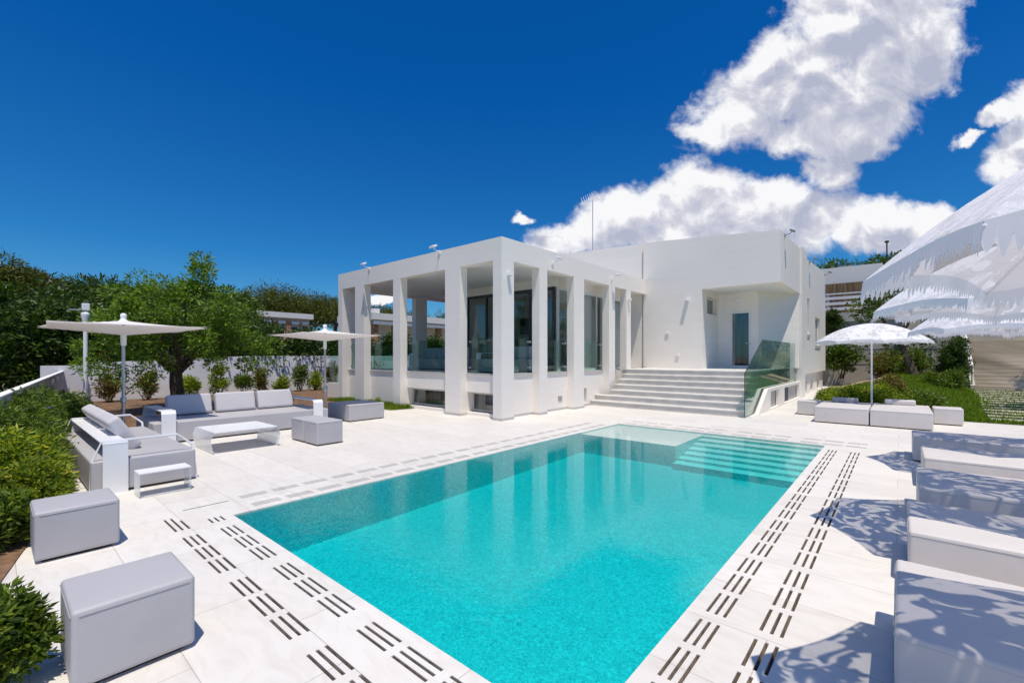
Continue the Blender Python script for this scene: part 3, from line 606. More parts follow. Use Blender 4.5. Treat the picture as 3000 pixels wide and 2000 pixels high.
# terrace glass panels between the columns
g = [(-16.70, -15.74), (-15.12, -13.26), (-12.85, -10.54), (-9.87, -8.53)]
for a, c in g: 
    p = MB().box(a+0.03, 9.47, 1.262, c-0.03, 9.484, 2.30).build('glass_panel', M['rail_glass'], V)
    k = MB()
    for zz in (1.40, 2.18):
        for xx in (a+0.0, c-0.07): k.box(xx, 9.458, zz, xx+0.07, 9.496, zz+0.05)
    k.split('clamp', M['alu'], p)
for a, c in ((9.61, 10.79), (11.19, 12.68), (13.32, 15.07), (15.54, 16.0)):
    p = MB().box(-8.62, a-0.0, 1.258, -8.606, c+0.0, 2.30).build('glass_panel', M['rail_glass'], V)
    k = MB()
    for zz in (1.40, 2.18): k.box(-8.635, c-0.10, zz, -8.50, c-0.04, zz+0.05)
    k.split('clamp', M['alu'], p)
for a, c in ((9.97, 12.68), (13.32, 16.0)): MB().box(-16.86, a, 1.22, -16.846, c, 2.30).build('glass_panel', M['rail_glass'], V)
# living room: glazed walls set back from the colonnade
GX0, GX1, GY = -13.5, -9.05, 12.85
def glazing(axis, pos, u0, u1, divs, z0, z1, m, dark=()):
    fr = MB(); t = 0.07
    def bx(ua, za, ub, zb, w=0.05, o=fr):
        if axis == 1: o.box(ua, pos-w, za, ub, pos+w, zb)
        else: o.box(pos-w, ua, za, pos+w, ub, zb)
    bx(u0, z1-0.10, u1, z1); bx(u0, z0, u1, z0+0.07)
    for d in divs: bx(d-t/2, z0+0.07, d+t/2, z1-0.10, 0.045)
    F = fr.build('sliding_window', m, V)
    for a, c in zip(divs, divs[1:]):
        q = MB(); bx(a+t/2, z0+0.07, c-t/2, z1-0.10, 0.008, q); q.build('pane', M['dark_glass'], F)
    return F
glazing(1, GY, GX0, GX1-0.06, [GX0+0.04, -12.4, -11.2, -10.2, GX1-0.1], PLAT-0.03, 4.2, M['darkframe'])
glazing(0, GX1, GY+0.06, 18.30, [GY+0.1, 14.1, 15.55, 16.95, 18.25], PLAT-0.03, 4.2, M['winframe'])
MB().box(GX0, GY-0.06, 4.201, GX1+0.06, GY+0.10, CE-0.001).build('lintel', M['plaster'], V)
MB().box(GX1-0.06, GY+0.10, 4.201, GX1+0.06, 18.30, CE-0.001).build('lintel', M['plaster'], V)
MB().box(GX0-0.1, GY+0.11, PLAT-0.03, GX0, 18.30, CE-0.001).build('side_wall', M['interior'], V)
MB().box(GX0+0.01, 15.6, PLAT-0.02, -10.6, 15.75, CE-0.002).build('partition_wall', M['interior'], V)
for (y0, n_) in ((14.15, 14), (17.0, 12)):
    f_ = [(GX1-0.20+0.05*(i % 2), y0+i*0.1) for i in range(n_+1)]; b_ = [(x-0.012, y) for x, y in f_][::-1]
    MB().prism(f_+b_, 2, PLAT, 4.15).build('curtain', M['winframe'], V)
# main block: front wall with sloping parapet
pz = lambda x: 6.26+(-3.2-x)*0.074
b = MB(); b.prism([(-8.34, 0), (-5.91, 0), (-5.91, LB), (-3.2, LB), (-3.2, pz(-3.2)), (-8.34, pz(-8.34))], 1, 18.32, 18.60)
b.prism([(-17, 0), (-8.44, 0), (-8.44, pz(-8.44)-0.02), (-17, pz(-12.5))], 1, 18.36, 18.60)
b.box(-8.44, 18.45, 0, -8.34, 18.59, 6.3); b.build('front_wall', M['plaster'], V)
MB().prism([(18.60, LB), (22.40, LB), (22.40, 6.33), (18.60, pz(-3.2))], 0, -3.44, -3.20).build('side_wall', M['plaster'], V)
MB().box(-5.91, 18.60, LB, -3.44, 22.6, LB+0.2).build('soffit', M['ceiling'], V)
MB().box(-3.62, 22.40, 0, -3.13, 23.28, 6.42).build('pilaster', M['plaster'], V)
hs = lambda y, z: (24.4 < y < 25.0 and 2.8 < z < 4.45) or (26.9 < y < 28.7 and 2.34 < z < 3.74)
MB().walled(0, -3.44, -3.20, [23.28, 24.4, 25.0, 26.9, 28.7, 31.0], [0.98, 2.34, 2.8, 3.74, 4.45, 6.15], hs).build('side_wall', M['plaster'], V)
MB().prism([(23.28, 6.151), (31.0, 6.151), (31.0, 6.5), (24.25, 6.2), (24.25, 6.42), (23.28, 6.42)], 0, -3.44, -3.20).build('parapet', M['plaster'], V)
hb = lambda y, z: any(a < y < a+w_ for a, w_ in ((24.5, 0.85), (26.4, 1.0), (28.7, 1.2))) and 0.06 < z < 0.64
MB().walled(0, -3.70, -3.34, [23.28, 24.5, 25.35, 26.4, 27.4, 28.7, 29.9, 31.0], [0, 0.06, 0.64, 0.98], hb).build('base_wall', M['plaster'], V)
for a, w_ in ((24.5, 0.85), (26.4, 1.0), (28.7, 1.2)): MB().box(-3.68, a, 0.06, -3.64, a+w_, 0.64).build('basement_window', M['winback'], V)
def window(axis, pos, u0, u1, z0, z1, sill=True, m='winframe'):
    f = MB(); t = 0.06
    def bx(o, ua, za, ub, zb, w0, w1):
        if axis == 1: o.box(ua, pos+w0, za, ub, pos+w1, zb)
        else: o.box(pos-w1, ua, za, pos-w0, ub, zb)
    bx(f, u0, z0, u0+t, z1, 0.12, 0.18); bx(f, u1-t, z0, u1, z1, 0.12, 0.18); bx(f, u0+t, z0, u1-t, z0+t, 0.12, 0.18); bx(f, u0+t, z1-t, u1-t, z1, 0.12, 0.18)
    F = f.build('window', M[m], V); q = MB(); bx(q, u0+t, z0+t, u1-t, z1-t, 0.145, 0.155); q.build('pane', M['dark_glass'], F)
    q = MB(); bx(q, u0, z0, u1, z1, 0.20, 0.22); q.build('curtain', M['winback'], F)
    if sill: q = MB(); bx(q, u0-0.06, z0-0.16, u1+0.06, z0-0.02, -0.03, 0.1); q.build('sill', M['sill'], F)
window(0, -3.20, 24.4, 25.0, 2.8, 4.45); window(0, -3.20, 26.9, 28.7, 2.34, 3.74)
MB().box(-17, 18.60, 5.8, -3.44, 31, 6.0).build('roof', M['roofw'], V)
b = MB(); b.box(-17, 30.76, 0, -3.44, 31, 6.4); b.box(-17, 18.60, 0, -16.76, 30.76, 6.6); b.split('rear_wall', M['plaster'], V)
# porch
hn = lambda y, z: 18.95 < y < 20.30 and 3.5 < z < 4.2
MB().walled(0, -6.2, -5.91, [18.60, 18.95, 20.30, 20.5], [PLAT, 3.5, 4.2, LB], hn).build('porch_wall', M['plaster'], V)
window(0, -5.95, 18.95, 20.30, 3.5, 4.2, False)
DXa, DXb, DZ = -5.45, -4.64, 3.66
MB().walled(1, 20.5, 20.75, [-6.2, DXa, DXb, -4.38], [PLAT, DZ, LB], lambda x, z: DXa < x < DXb and z < DZ).build('porch_wall', M['plaster'], V)
MB().prism([(-4.38, 20.5), (-3.24, 22.4), (-3.24, 22.7), (-4.38, 20.9)], 2, PLAT, LB).build('porch_wall', M['plaster'], V)
f = MB(); t = 0.09
f.box(DXa, 20.48, PLAT+0.002, DXa+t, 20.56, DZ); f.box(DXb-t, 20.48, PLAT+0.002, DXb, 20.56, DZ); f.box(DXa+t, 20.48, DZ-t, DXb-t, 20.56, DZ); f.box(DXa+t, 20.48, PLAT+0.002, DXb-t, 20.56, PLAT+0.11)
D = f.build('front_door', M['winframe'], V)
MB().box(DXa+t, 20.515, PLAT+0.11, DXb-t, 20.525, DZ-t).build('pane', M['dark_glass'], D)
MB().box(DXa+t, 20.60, PLAT+0.1, DXb-t, 20.62, DZ-t).build('curtain', M['winback'], D)
h_ = MB(); h_.box(DXb-0.065, 20.43, 2.28, DXb-0.025, 20.479, 2.34); h_.box(DXb-0.19, 20.42, 2.30, DXb-0.025, 20.435, 2.325); h_.box(DXb-0.05, 20.425, 2.305, DXb-0.04, 20.45, 2.32); h_.build('handle', M['alu'], D)
# platform and steps
YS = [14.20+0.32*i for i in range(7)]; RS = PLAT/7
b = MB(); b.box(-8.20, YS[6], 0, -3.38, 18.32, PLAT-0.03); b.box(-5.91, 18.33, 0, -3.38, 22.39, PLAT-0.03)
for i in range(6): b.box(-8.48 if i < 2 else -8.06, YS[i], 0, -3.38, YS[i+1]-0.0005, RS*(i+1)-0.03)
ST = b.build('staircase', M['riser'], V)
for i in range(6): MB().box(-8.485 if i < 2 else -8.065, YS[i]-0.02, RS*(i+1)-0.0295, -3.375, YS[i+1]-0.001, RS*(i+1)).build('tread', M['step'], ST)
b = MB(); b.box(-8.205, YS[6]-0.02, PLAT-0.0295, -3.375, 18.319, PLAT); b.box(-5.909, 18.3195, PLAT-0.0295, -3.375, 22.395, PLAT); b.build('landing', M['step'], ST)
fl = lambda y: min(0.72, max(0, (y-15.0)*0.56))
b = MB(); b.prism([(14.22, 0), (16.69, 0), (16.69, 0.06), (15.08, 0.06), (15.0, 0.03), (14.22, 0.03)], 0, -3.31, -3.20)
b.prism([(15.08, 0.06), (16.69, 0.06), (16.69, 0.72), (16.28, 0.72)], 0, -3.31, -3.20)
for (ya, yb, z0) in ((18.09, 19.04, 0), (22.26, 22.40, 0)): b.box(-3.31, ya, 0, -3.20, yb, 0.72)
for (ya, yb) in ((16.69, 18.09), (19.04, 22.26)): b.box(-3.31, ya, 0.62, -3.20, yb, 0.72); b.box(-3.31, ya, 0, -3.20, yb, 0.05)
b.split('flank_wall', M['plaster'], V)
b = MB(); b.box(-3.36, 16.6, 0.05, -3.33, 18.2, 0.62); b.box(-3.36, 20.5, 0.05, -3.33, 22.3, 0.62); b.split('flank_recess', M['skirting'], V)
f = MB(); f.box(-3.36, 19.04, 0.05, -3.325, 20.5, 0.62); f.build('basement_window', M['winback'], V)
# terrace end screen on the far left of the villa
MB().box(-18.5, 9.40, 0, -17.0, 9.60, 0.66).build('end_wall', M['plaster'], V)
MB().box(-18.5, 9.49, 0.662, -17.01, 9.505, 2.55).build('glass_panel', M['rail_glass'], V)
# vents
MB().box(-8.489, 12.16, 0.30, -8.472, 12.38, 0.46).build('vent_cover', M['grate'], V, bevel=0.004)

RG = thing('stair_railing', (-3.35, 14.1, 0), 'frameless green-tinted glass railing along the right side of the villa steps', 'railing')
MB().prism([(14.07, 0.045), (14.95, 0.05), (16.28, 0.72), (16.28, 2.30), (14.07, 1.27)], 0, -3.36, -3.345).build('glass_panel', M['rail_glass'], RG)
for a, c in ((16.295, 18.31), (18.325, 20.34), (20.355, 22.39)): MB().prism([(a, 0.72), (c, 0.72), (c, 2.31), (a, 2.31)], 0, -3.36, -3.345).build('glass_panel', M['rail_glass'], RG)
MB().prism([(14.055, 0.03), (14.07, 0.03), (14.07, 1.27), (16.28, 2.30), (16.28, 2.312), (14.055, 1.282)], 0, -3.362, -3.343).build('edge_strip', M['darkframe'], RG)

# ------------------------------------------------------------------ lamps fixed to the villa
def flood(loc, rz, label, m='whitemetal'):
    t = thing('floodlight', loc, label, 'floodlight', 'floodlights along the villa roof edge', rz)
    # local: wall plane y=0, outwards is -y
    b = MB(); b.box(-0.05, -0.03, -0.06, 0.05, 0, 0.04); b.build('bracket', M[m], t, local=True)
    MB().tube([(0, -0.02, 0), (0, -0.16, 0.02), (0, -0.24, 0.08)], 0.014, 6).build('arm', M[m], t, local=True)
    hd = MB(); hd.box(-0.11, -0.06, -0.03, 0.11, 0.10, 0.03); o = hd.build('lamp_head', M[m], t, bevel=0.01, local=True); o.location = (0, -0.27, 0.11); o.rotation_euler = (R(28), 0, 0)
    l = MB(); l.box(-0.09, -0.045, -0.034, 0.09, 0.08, -0.030); q = l.build('lens', M['skirting'], o, local=True)
    return t
flood((-14.75, 9.09, 5.0), 0, 'white floodlight on the terrace parapet nearest the left end of the facade')
flood((-10.8, 9.09, 5.0), 0, 'white floodlight on the left-hand parapet between the third and fourth columns')
flood((-8.21, 11.45, 4.68), R(90), 'white floodlight on the beam above the second pool-side column')
flood((-8.21, 15.25, 4.70), R(90), 'white floodlight on the beam above the column nearest the steps')
flood((-3.2, 19.0, 6.20), R(90), 'dark floodlight at the top front corner of the villa block', 'greymetal')
flood((-3.2, 24.9, 6.15), R(90), 'dark floodlight above the slit window in the villa side wall', 'greymetal')
flood((-3.2, 30.6, 6.35), R(90), 'dark floodlight at the far rear roof corner of the villa', 'greymetal')
def sconce(loc, rz, label, w=0.12, d=0.13, h=0.09):
    t = thing('wall_lamp', loc, label, 'wall lamp', 'wall lamps on the villa', rz)
    MB().box(-w/2, -d, -h/2, w/2, 0, h/2).build('lamp_body', M['whitemetal'], t, bevel=0.008, local=True)
    MB().box(-w/2+0.01, -d+0.01, -h/2-0.004, w/2-0.01, -0.01, -h/2-0.001).build('diffuser', M['sill'], t, local=True)
sconce((-8.21, 9.36, 4.03), R(90), 'white box lamp high on the villa corner column')
sconce((-8.21, 16.62, 4.02), R(90), 'white box lamp high on the last column before the steps')
sconce((-6.47, 18.32, 4.04), 0, 'white box lamp high on the villa wall between terrace and porch', 0.14, 0.18, 0.10)
sconce((-7.29, 18.32, 2.74), 0, 'small white square fitting at mid height on the villa wall', 0.15, 0.05, 0.10)
sconce((-6.86, 18.32, 1.83), 0, 'small white square step light low on the villa wall above the landing', 0.15, 0.05, 0.10)
sconce((-5.14, 20.5, 4.10), 0, 'round-edged lamp on the porch wall above the glass front door', 0.2, 0.07, 0.14)
A = thing('antenna', (-11.35, 19.2, 5.99), 'tall thin television antenna on the villa roof', 'antenna')
MB().tube([(-11.35, 19.2, 5.99), (-11.35, 19.2, 9.55)], 0.017, 6).build('mast', M['alu'], A)
b = MB(); b.tube([(-11.95, 19.0, 9.25), (-11.2, 19.25, 9.55)], 0.02, 5)
for k in range(6):
    x = -11.8+k*0.10; z = 9.31+k*0.04; b.tube([(x-0.02, 19.05+k*0.03, z), (x-0.12, 19.05+k*0.03, z+0.28)], 0.010, 4); b.tube([(x-0.02, 19.05, z), (x+0.05, 19.05, z-0.16)], 0.010, 4)
for k in range(5): b.tube([(-11.25, 18.9+0.12*k, 9.35), (-11.1, 18.9+0.12*k, 9.72)], 0.010, 4)
b.box(-11.30, 19.02, 9.38, -11.05, 19.4, 9.41); b.build('aerial', M['whitemetal'], A)

# ================================================================== FURNITURE
def cushion_block(mb, x0, y0, z0, x1, y1, z1): mb.box(x0, y0, z0, x1, y1, z1); return mb
def pouf(name, x0, y0, x1, y1, h, label, group, m='vinyl', cat='pouf'):
    t = thing(name, ((x0+x1)/2, (y0+y1)/2, 0), label, cat, group)
    MB().box(x0, y0, 0.025, x1, y1, h).build('body', M[m], t, bevel=0.028, seg=4, smooth=True)
    MB().box(x0+0.05, y0+0.05, 0.0, x1-0.05, y1-0.05, 0.03).build('base', M['black'], t)
    # piping round the top
    s = MB(); zz = h-0.028; e = 0.004
    s.tube([(x0+0.012, y0-e+0.003, zz), (x1-0.012, y0-e+0.002, zz)], 0.0022, 5); s.tube([(x1+e-0.002, y0+0.03, zz), (x1+e-0.002, y1-0.03, zz)], 0.0022, 5)
    s.tube([(x0+0.03, y1+e-0.002, zz), (x1-0.03, y1+e-0.002, zz)], 0.0022, 5); s.tube([(x0-e+0.002, y0+0.03, zz), (x0-e+0.002, y1-0.03, zz)], 0.0022, 5)
    s.build('seam', M[m], t); return t
g = 'grey poufs on the left side of the deck'
pouf('pouf', -3.76, 0.27, -3.22, 0.81, 0.435, 'grey pouf nearest the camera at the bottom left of the deck', g)
pouf('pouf', -6.06, 0.24, -5.50, 0.79, 0.435, 'grey pouf standing in front of the shrubs, second from the camera', g)
pouf('pouf', -9.16, 4.17, -8.62, 4.71, 0.47, 'grey cube pouf of the touching pair, the one nearer the pool', g)
pouf('pouf', -9.78, 4.17, -9.20, 4.71, 0.47, 'grey cube pouf of the touching pair, the one nearer the long sofa', g)
pouf('pouf', -12.35, 6.28, -11.16, 7.36, 0.455, 'large square grey pouf half shaded by the umbrella near the villa', g)
g = 'long padded lounger blocks beside the pool'
for (x0, y0, y1, lab) in ((-0.02, 2.86, 3.92, 'long padded lounger nearest the camera, dappled with umbrella shade'), (0.05, 4.60, 5.60, 'long padded lounger second from the camera with a sunlit strip'),
                          (0.15, 6.22, 7.33, 'long padded lounger in the middle of the row, fully in shade'), (0.24, 8.13, 9.20, 'long padded lounger second from the far end with sunlit cream side'),
                          (0.165, 10.1, 11.0, 'long padded lounger at the far end of the row, shaded grey')):
    pouf('lounger', x0, y0, x0+2.0, y1, 0.42, lab, g, 'vinyl_warm', 'lounger')
g = 'low cream daybed blocks under the far umbrella'
pouf('daybed_block', -1.74, 14.46, -0.595, 16.45, 0.43, 'large cream daybed block, front left of the pair under the umbrella', g, 'vinyl_warm', 'daybed')
pouf('daybed_block', -0.57, 14.46, 0.60, 16.55, 0.43, 'large cream daybed block, front right of the pair under the umbrella', g, 'vinyl_warm', 'daybed')
pouf('daybed_block', -2.36, 16.02, -1.80, 16.62, 0.43, 'small cream seat block left of the daybed by the villa', g, 'vinyl_warm', 'daybed')
pouf('daybed_block', 0.66, 15.98, 1.22, 16.62, 0.43, 'small cream seat block right of the daybed by the lawn', g, 'vinyl_warm', 'daybed')
def pillow(x0, y0, x1, y1, z, h, m, label):
    o = MB().box(x0, y0, z, x1, y1, z+h).build('pillow', M[m], bevel=0.045, seg=4, smooth=True); return tag(o, label, 'pillow', 'bolster pillows on the daybed')
pillow(-1.50, 16.12, -0.90, 16.40, 0.431, 0.13, 'vinyl', 'grey shaded bolster pillow on the left daybed block')
pillow(-0.32, 16.22, 0.33, 16.50, 0.431, 0.14, 'vinyl_warm', 'white sunlit bolster pillow on the right daybed block')

def strip_frame(mb, pts, w, axis, pos, t=0.012):
    # folded sheet: pts in the plane normal to axis, width w from pos
    P = [Vector((p[0], p[1])) for p in pts]; n = len(P); L_ = []; R_ = []
    for i in range(n):
        d0 = (P[i]-P[i-1]).normalized() if i else (P[1]-P[0]).normalized(); d1 = (P[i+1]-P[i]).normalized() if i < n-1 else d0
        nn = Vector((-(d0+d1).y, (d0+d1).x)).normalized(); k = t/2/max(0.3, nn.dot(Vector((-d0.y, d0.x)))); L_.append(P[i]+nn*k); R_.append(P[i]-nn*k)
    for i in range(n-1): mb.prism([tuple(L_[i]), tuple(L_[i+1]), tuple(R_[i+1]), tuple(R_[i])], axis, pos, pos+w)
    return mb
# sofa one: runs away from the camera along the planting bed
s1 = thing('outdoor_sofa', (-9.3, 1.35, 0), 'light grey outdoor sofa on a white frame beside the flower bed, tilted back cushions', 'sofa', 'grey outdoor sofas of the left seating corner')
MB().box(-10.98, 0.82, 0.03, -7.66, 1.93, 0.43).build('seat', M['vinyl'], s1, bevel=0.03, seg=4, smooth=True)
MB().box(-10.9, 0.9, 0, -7.74, 1.85, 0.035).build('base', M['black'], s1)
b = MB(); b.box(-11.0, 0.93, 0.632, -7.63, 1.18, 0.645); b.build('back_shelf', M['whitemetal'], s1)
b = MB(); b.box(-7.645, 0.93, 0.0, -7.632, 1.18, 0.632); b.build('side_panel', M['whitemetal'], s1)
b = MB(); b.box(-11.0, 0.93, 0.0, -10.988, 1.18, 0.632); b.build('side_panel', M['whitemetal'], s1)
for x in (-7.72, -10.99):
    b = MB(); b.tube([(x, 0.83, 0.0), (x, 0.84, 0.44), (x, 0.93, 0.66), (x, 1.72, 0.66), (x, 1.90, 0.50), (x, 1.95, 0.0)], 0.019, 6); b.build('side_frame', M['whitemetal'], s1, smooth=True)
def lean(mb_args, name, parent, m, loc, rot):
    o = MB().box(*mb_args).build(name, M[m], parent, bevel=0.055, seg=4, smooth=True, local=True); L = ROOTLOC[parent.name]; o.location = (loc[0]-L[0], loc[1]-L[1], loc[2]-L[2]); o.rotation_euler = rot; return o
for x in (-8.75, -9.72, -10.55): lean((-0.44, -0.085, 0, 0.44, 0.085, 0.52), 'back_cushion', s1, 'cushion', (x, 1.38, 0.44), (R(32), 0, 0))
# sofa two: across the end, facing the pool
s2 = thing('outdoor_sofa', (-11.8, 3.9, 0), 'long light grey outdoor sofa facing the pool with three upright back cushions', 'sofa', 'grey outdoor sofas of the left seating corner')
MB().box(-12.75, 2.10, 0.03, -11.13, 5.68, 0.43).build('seat', M['vinyl'], s2, bevel=0.03, seg=4, smooth=True)
MB().box(-12.65, 2.2, 0, -11.2, 5.6, 0.035).build('base', M['black'], s2)
for y in (2.98, 3.92, 4.84): lean((-0.10, -0.43, 0, 0.10, 0.43, 0.46), 'back_cushion', s2, 'cushion', (-12.28, y, 0.435), (0, R(-16), 0))
for y in (2.22, 5.28):
    b = MB(); strip_frame(b, [(-11.10, 0.0), (-11.10, 0.60), (-11.14, 0.66), (-12.62, 0.66), (-12.80, 0.50), (-12.80, 0.0)], 0.24, 1, y, 0.012)
    b.build('arm_table', M['whitemetal'], s2)
# tables
t = thing('coffee_table', (-9.8, 3.15, 0), 'glossy white coffee table with see-through bent side panels between the sofas', 'coffee table')
MB().box(-10.36, 2.62, 0.375, -9.29, 3.69, 0.39).build('table_top', M['whitemetal'], t)
for y, sg in ((2.60, -1), (3.71, 1)):
    o = MB(); o.prism([(y, 0.39), (y+sg*0.045, 0.24), (y, 0.0), (y-sg*0.012, 0.0), (y+sg*0.033, 0.24), (y-sg*0.012, 0.39)], 0, -10.36, -9.29); o.build('side_panel', M['acrylic'], t)
t = thing('side_table', (-7.25, 1.48, 0), 'small low white side table with clear ends before the flower-bed sofa', 'side table')
MB().box(-7.40, 1.20, 0.292, -7.11, 1.74, 0.305).build('table_top', M['whitemetal'], t)
for y in (1.20, 1.728): MB().box(-7.40, y, 0.008, -7.11, y+0.012, 0.292).build('side_panel', M['acrylic'], t)
MB().box(-7.40, 1.20, 0, -7.11, 1.74, 0.008).build('base_panel', M['acrylic'], t)

# terrace furniture seen through the colonnade
def tsofa(x0, y0, x1, y1, label, back='y'):
    t = thing('terrace_sofa', ((x0+x1)/2, (y0+y1)/2, PLAT-0.03), label, 'sofa', 'grey sofas on the villa terrace'); z = PLAT-0.03
    MB().box(x0, y0, z+0.03, x1, y1, z+0.43).build('seat', M['vinyl'], t, bevel=0.05, seg=3, smooth=True)
    MB().box(x0+0.06, y0+0.06, z, x1-0.06, y1-0.06, z+0.04).build('base', M['black'], t)
    n = max(1, round((x1-x0)/1.0)); w = (x1-x0-0.3)/n
    for k in range(n): MB().box(x0+0.15+k*w+0.02, y1-0.45, z+0.44, x0+0.15+(k+1)*w-0.02, y1-0.2, z+0.86).build('back_cushion', M['cushion'], t, bevel=0.06, seg=3, smooth=True)
    b = MB(); strip_frame(b, [(y0-0.02, z), (y0-0.02, z+0.58), (y0+0.04, z+0.64), (y1, z+0.64), (y1+0.02, z+0.58), (y1+0.02, z)], 0.24, 0, x0+0.0, 0.012); b.build('arm_table', M['whitemetal'], t)
tsofa(-11.4, 11.3, -9.05, 12.4, 'long grey terrace sofa with white arm shelf, seen between the pool-side columns')
tsofa(-15.2, 11.2, -12.4, 12.3, 'long grey terrace sofa seen between the two middle left-hand columns')
pz_ = thing('terrace_pouf', (-9.6, 10.5, PLAT-0.03), 'grey pouf on the terrace just behind the corner column', 'pouf')
MB().box(-10.2, 10.05, PLAT, -9.05, 10.85, PLAT+0.40).build('body', M['vinyl'], pz_, bevel=0.05, seg=3, smooth=True); MB().box(-10.1, 10.15, PLAT-0.03, -9.15, 10.75, PLAT+0.01).build('base', M['black'], pz_)
tv = thing('television', (-12.2, 15.55, 2.7), 'black flat television on the inner wall, seen through the terrace glass', 'television')
MB().box(-12.9, 15.52, 2.75, -11.7, 15.56, 3.45).build('screen', M['black'], tv, bevel=0.01); MB().box(-12.5, 15.56, 2.95, -12.1, 15.60, 3.2).build('bracket', M['greymetal'], tv)
fn = thing('ceiling_lamp', (-13.0, 13.2, 4.5), 'flat round ceiling lamp under the terrace roof', 'ceiling lamp')
MB().lathe([(0.05, 4.5), (0.05, 4.42), (0.42, 4.40), (0.44, 4.36), (0.42, 4.34)], -14.2, 12.6, 28).build('shade', M['sill'], fn)

# ------------------------------------------------------------------ umbrellas
def flat_umbrella(loc, label, hs=1.10, zr=2.30, pole=0.028):
    t = thing('garden_umbrella', loc, label, 'umbrella', 'flat square umbrellas over the left seating')
    n = 14; V_ = []; F_ = []
    def zt(u, v): m = max(abs(u), abs(v)); c = math.hypot(u, v); return zr+0.02+0.16*(1-m)**1.6+0.02*c
    def zb(u, v): m = max(abs(u), abs(v)); return zr-0.13*(1-m)**1.15+0.015*math.hypot(u, v)
    for f_, flip in ((zt, False), (zb, True)):
        base = len(V_)
        for i in range(n+1):
            for j in range(n+1):
                u = -1+2*i/n; v = -1+2*j/n; m = max(abs(u), abs(v)); pull = 1-0.07*(1-abs(u)*abs(v))*m
                V_.append((hs*u*pull, hs*v*pull, f_(u, v)))
        for i in range(n):
            for j in range(n):
                a = base+i*(n+1)+j; q = (a, a+n+1, a+n+2, a+1); F_.append(q[::-1] if flip else q)
    mb = MB(); mb.v = V_; mb.f = F_; mb.build('canopy', M['sail'], t, smooth=True, local=True, norm=False)
    MB().tube([(0, 0, 0), (0, 0, zr+0.16)], pole, 10).build('pole', M['alu'], t, smooth=True, local=True)
    MB().lathe([(pole+0.012, zr-0.34), (pole+0.02, zr-0.30), (pole+0.02, zr-0.12)], 0, 0, 14).build('collar', M['whitemetal'], t, smooth=True, local=True)
    MB().lathe([(0.12, zr+0.14), (0.05, zr+0.20), (0.045, zr+0.24), (0.055, zr+0.27), (0.05, zr+0.31), (0.02, zr+0.33)], 0, 0, 14).build('finial', M['whitemetal'], t, smooth=True, local=True)
    MB().lathe([(0.045, 0.80), (0.05, 0.82), (0.05, 0.90), (0.045, 0.92)], 0, 0, 12).build('crank', M['alu'], t, smooth=True, local=True)
    b = MB(); b.lathe([(0.28, 0.0), (0.28, 0.03), (0.06, 0.05), (0.05, 0.12)], 0, 0, 24); b.build('base_plate', M['whitemetal'], t, smooth=True, local=True)
flat_umbrella((-12.15, 1.80, 0), 'flat white square umbrella over the sofa beside the flower bed', 1.18, 2.32, 0.030)
flat_umbrella((-11.85, 5.95, 0), 'flat white square umbrella near the left end of the villa', 1.08, 2.30, 0.026)

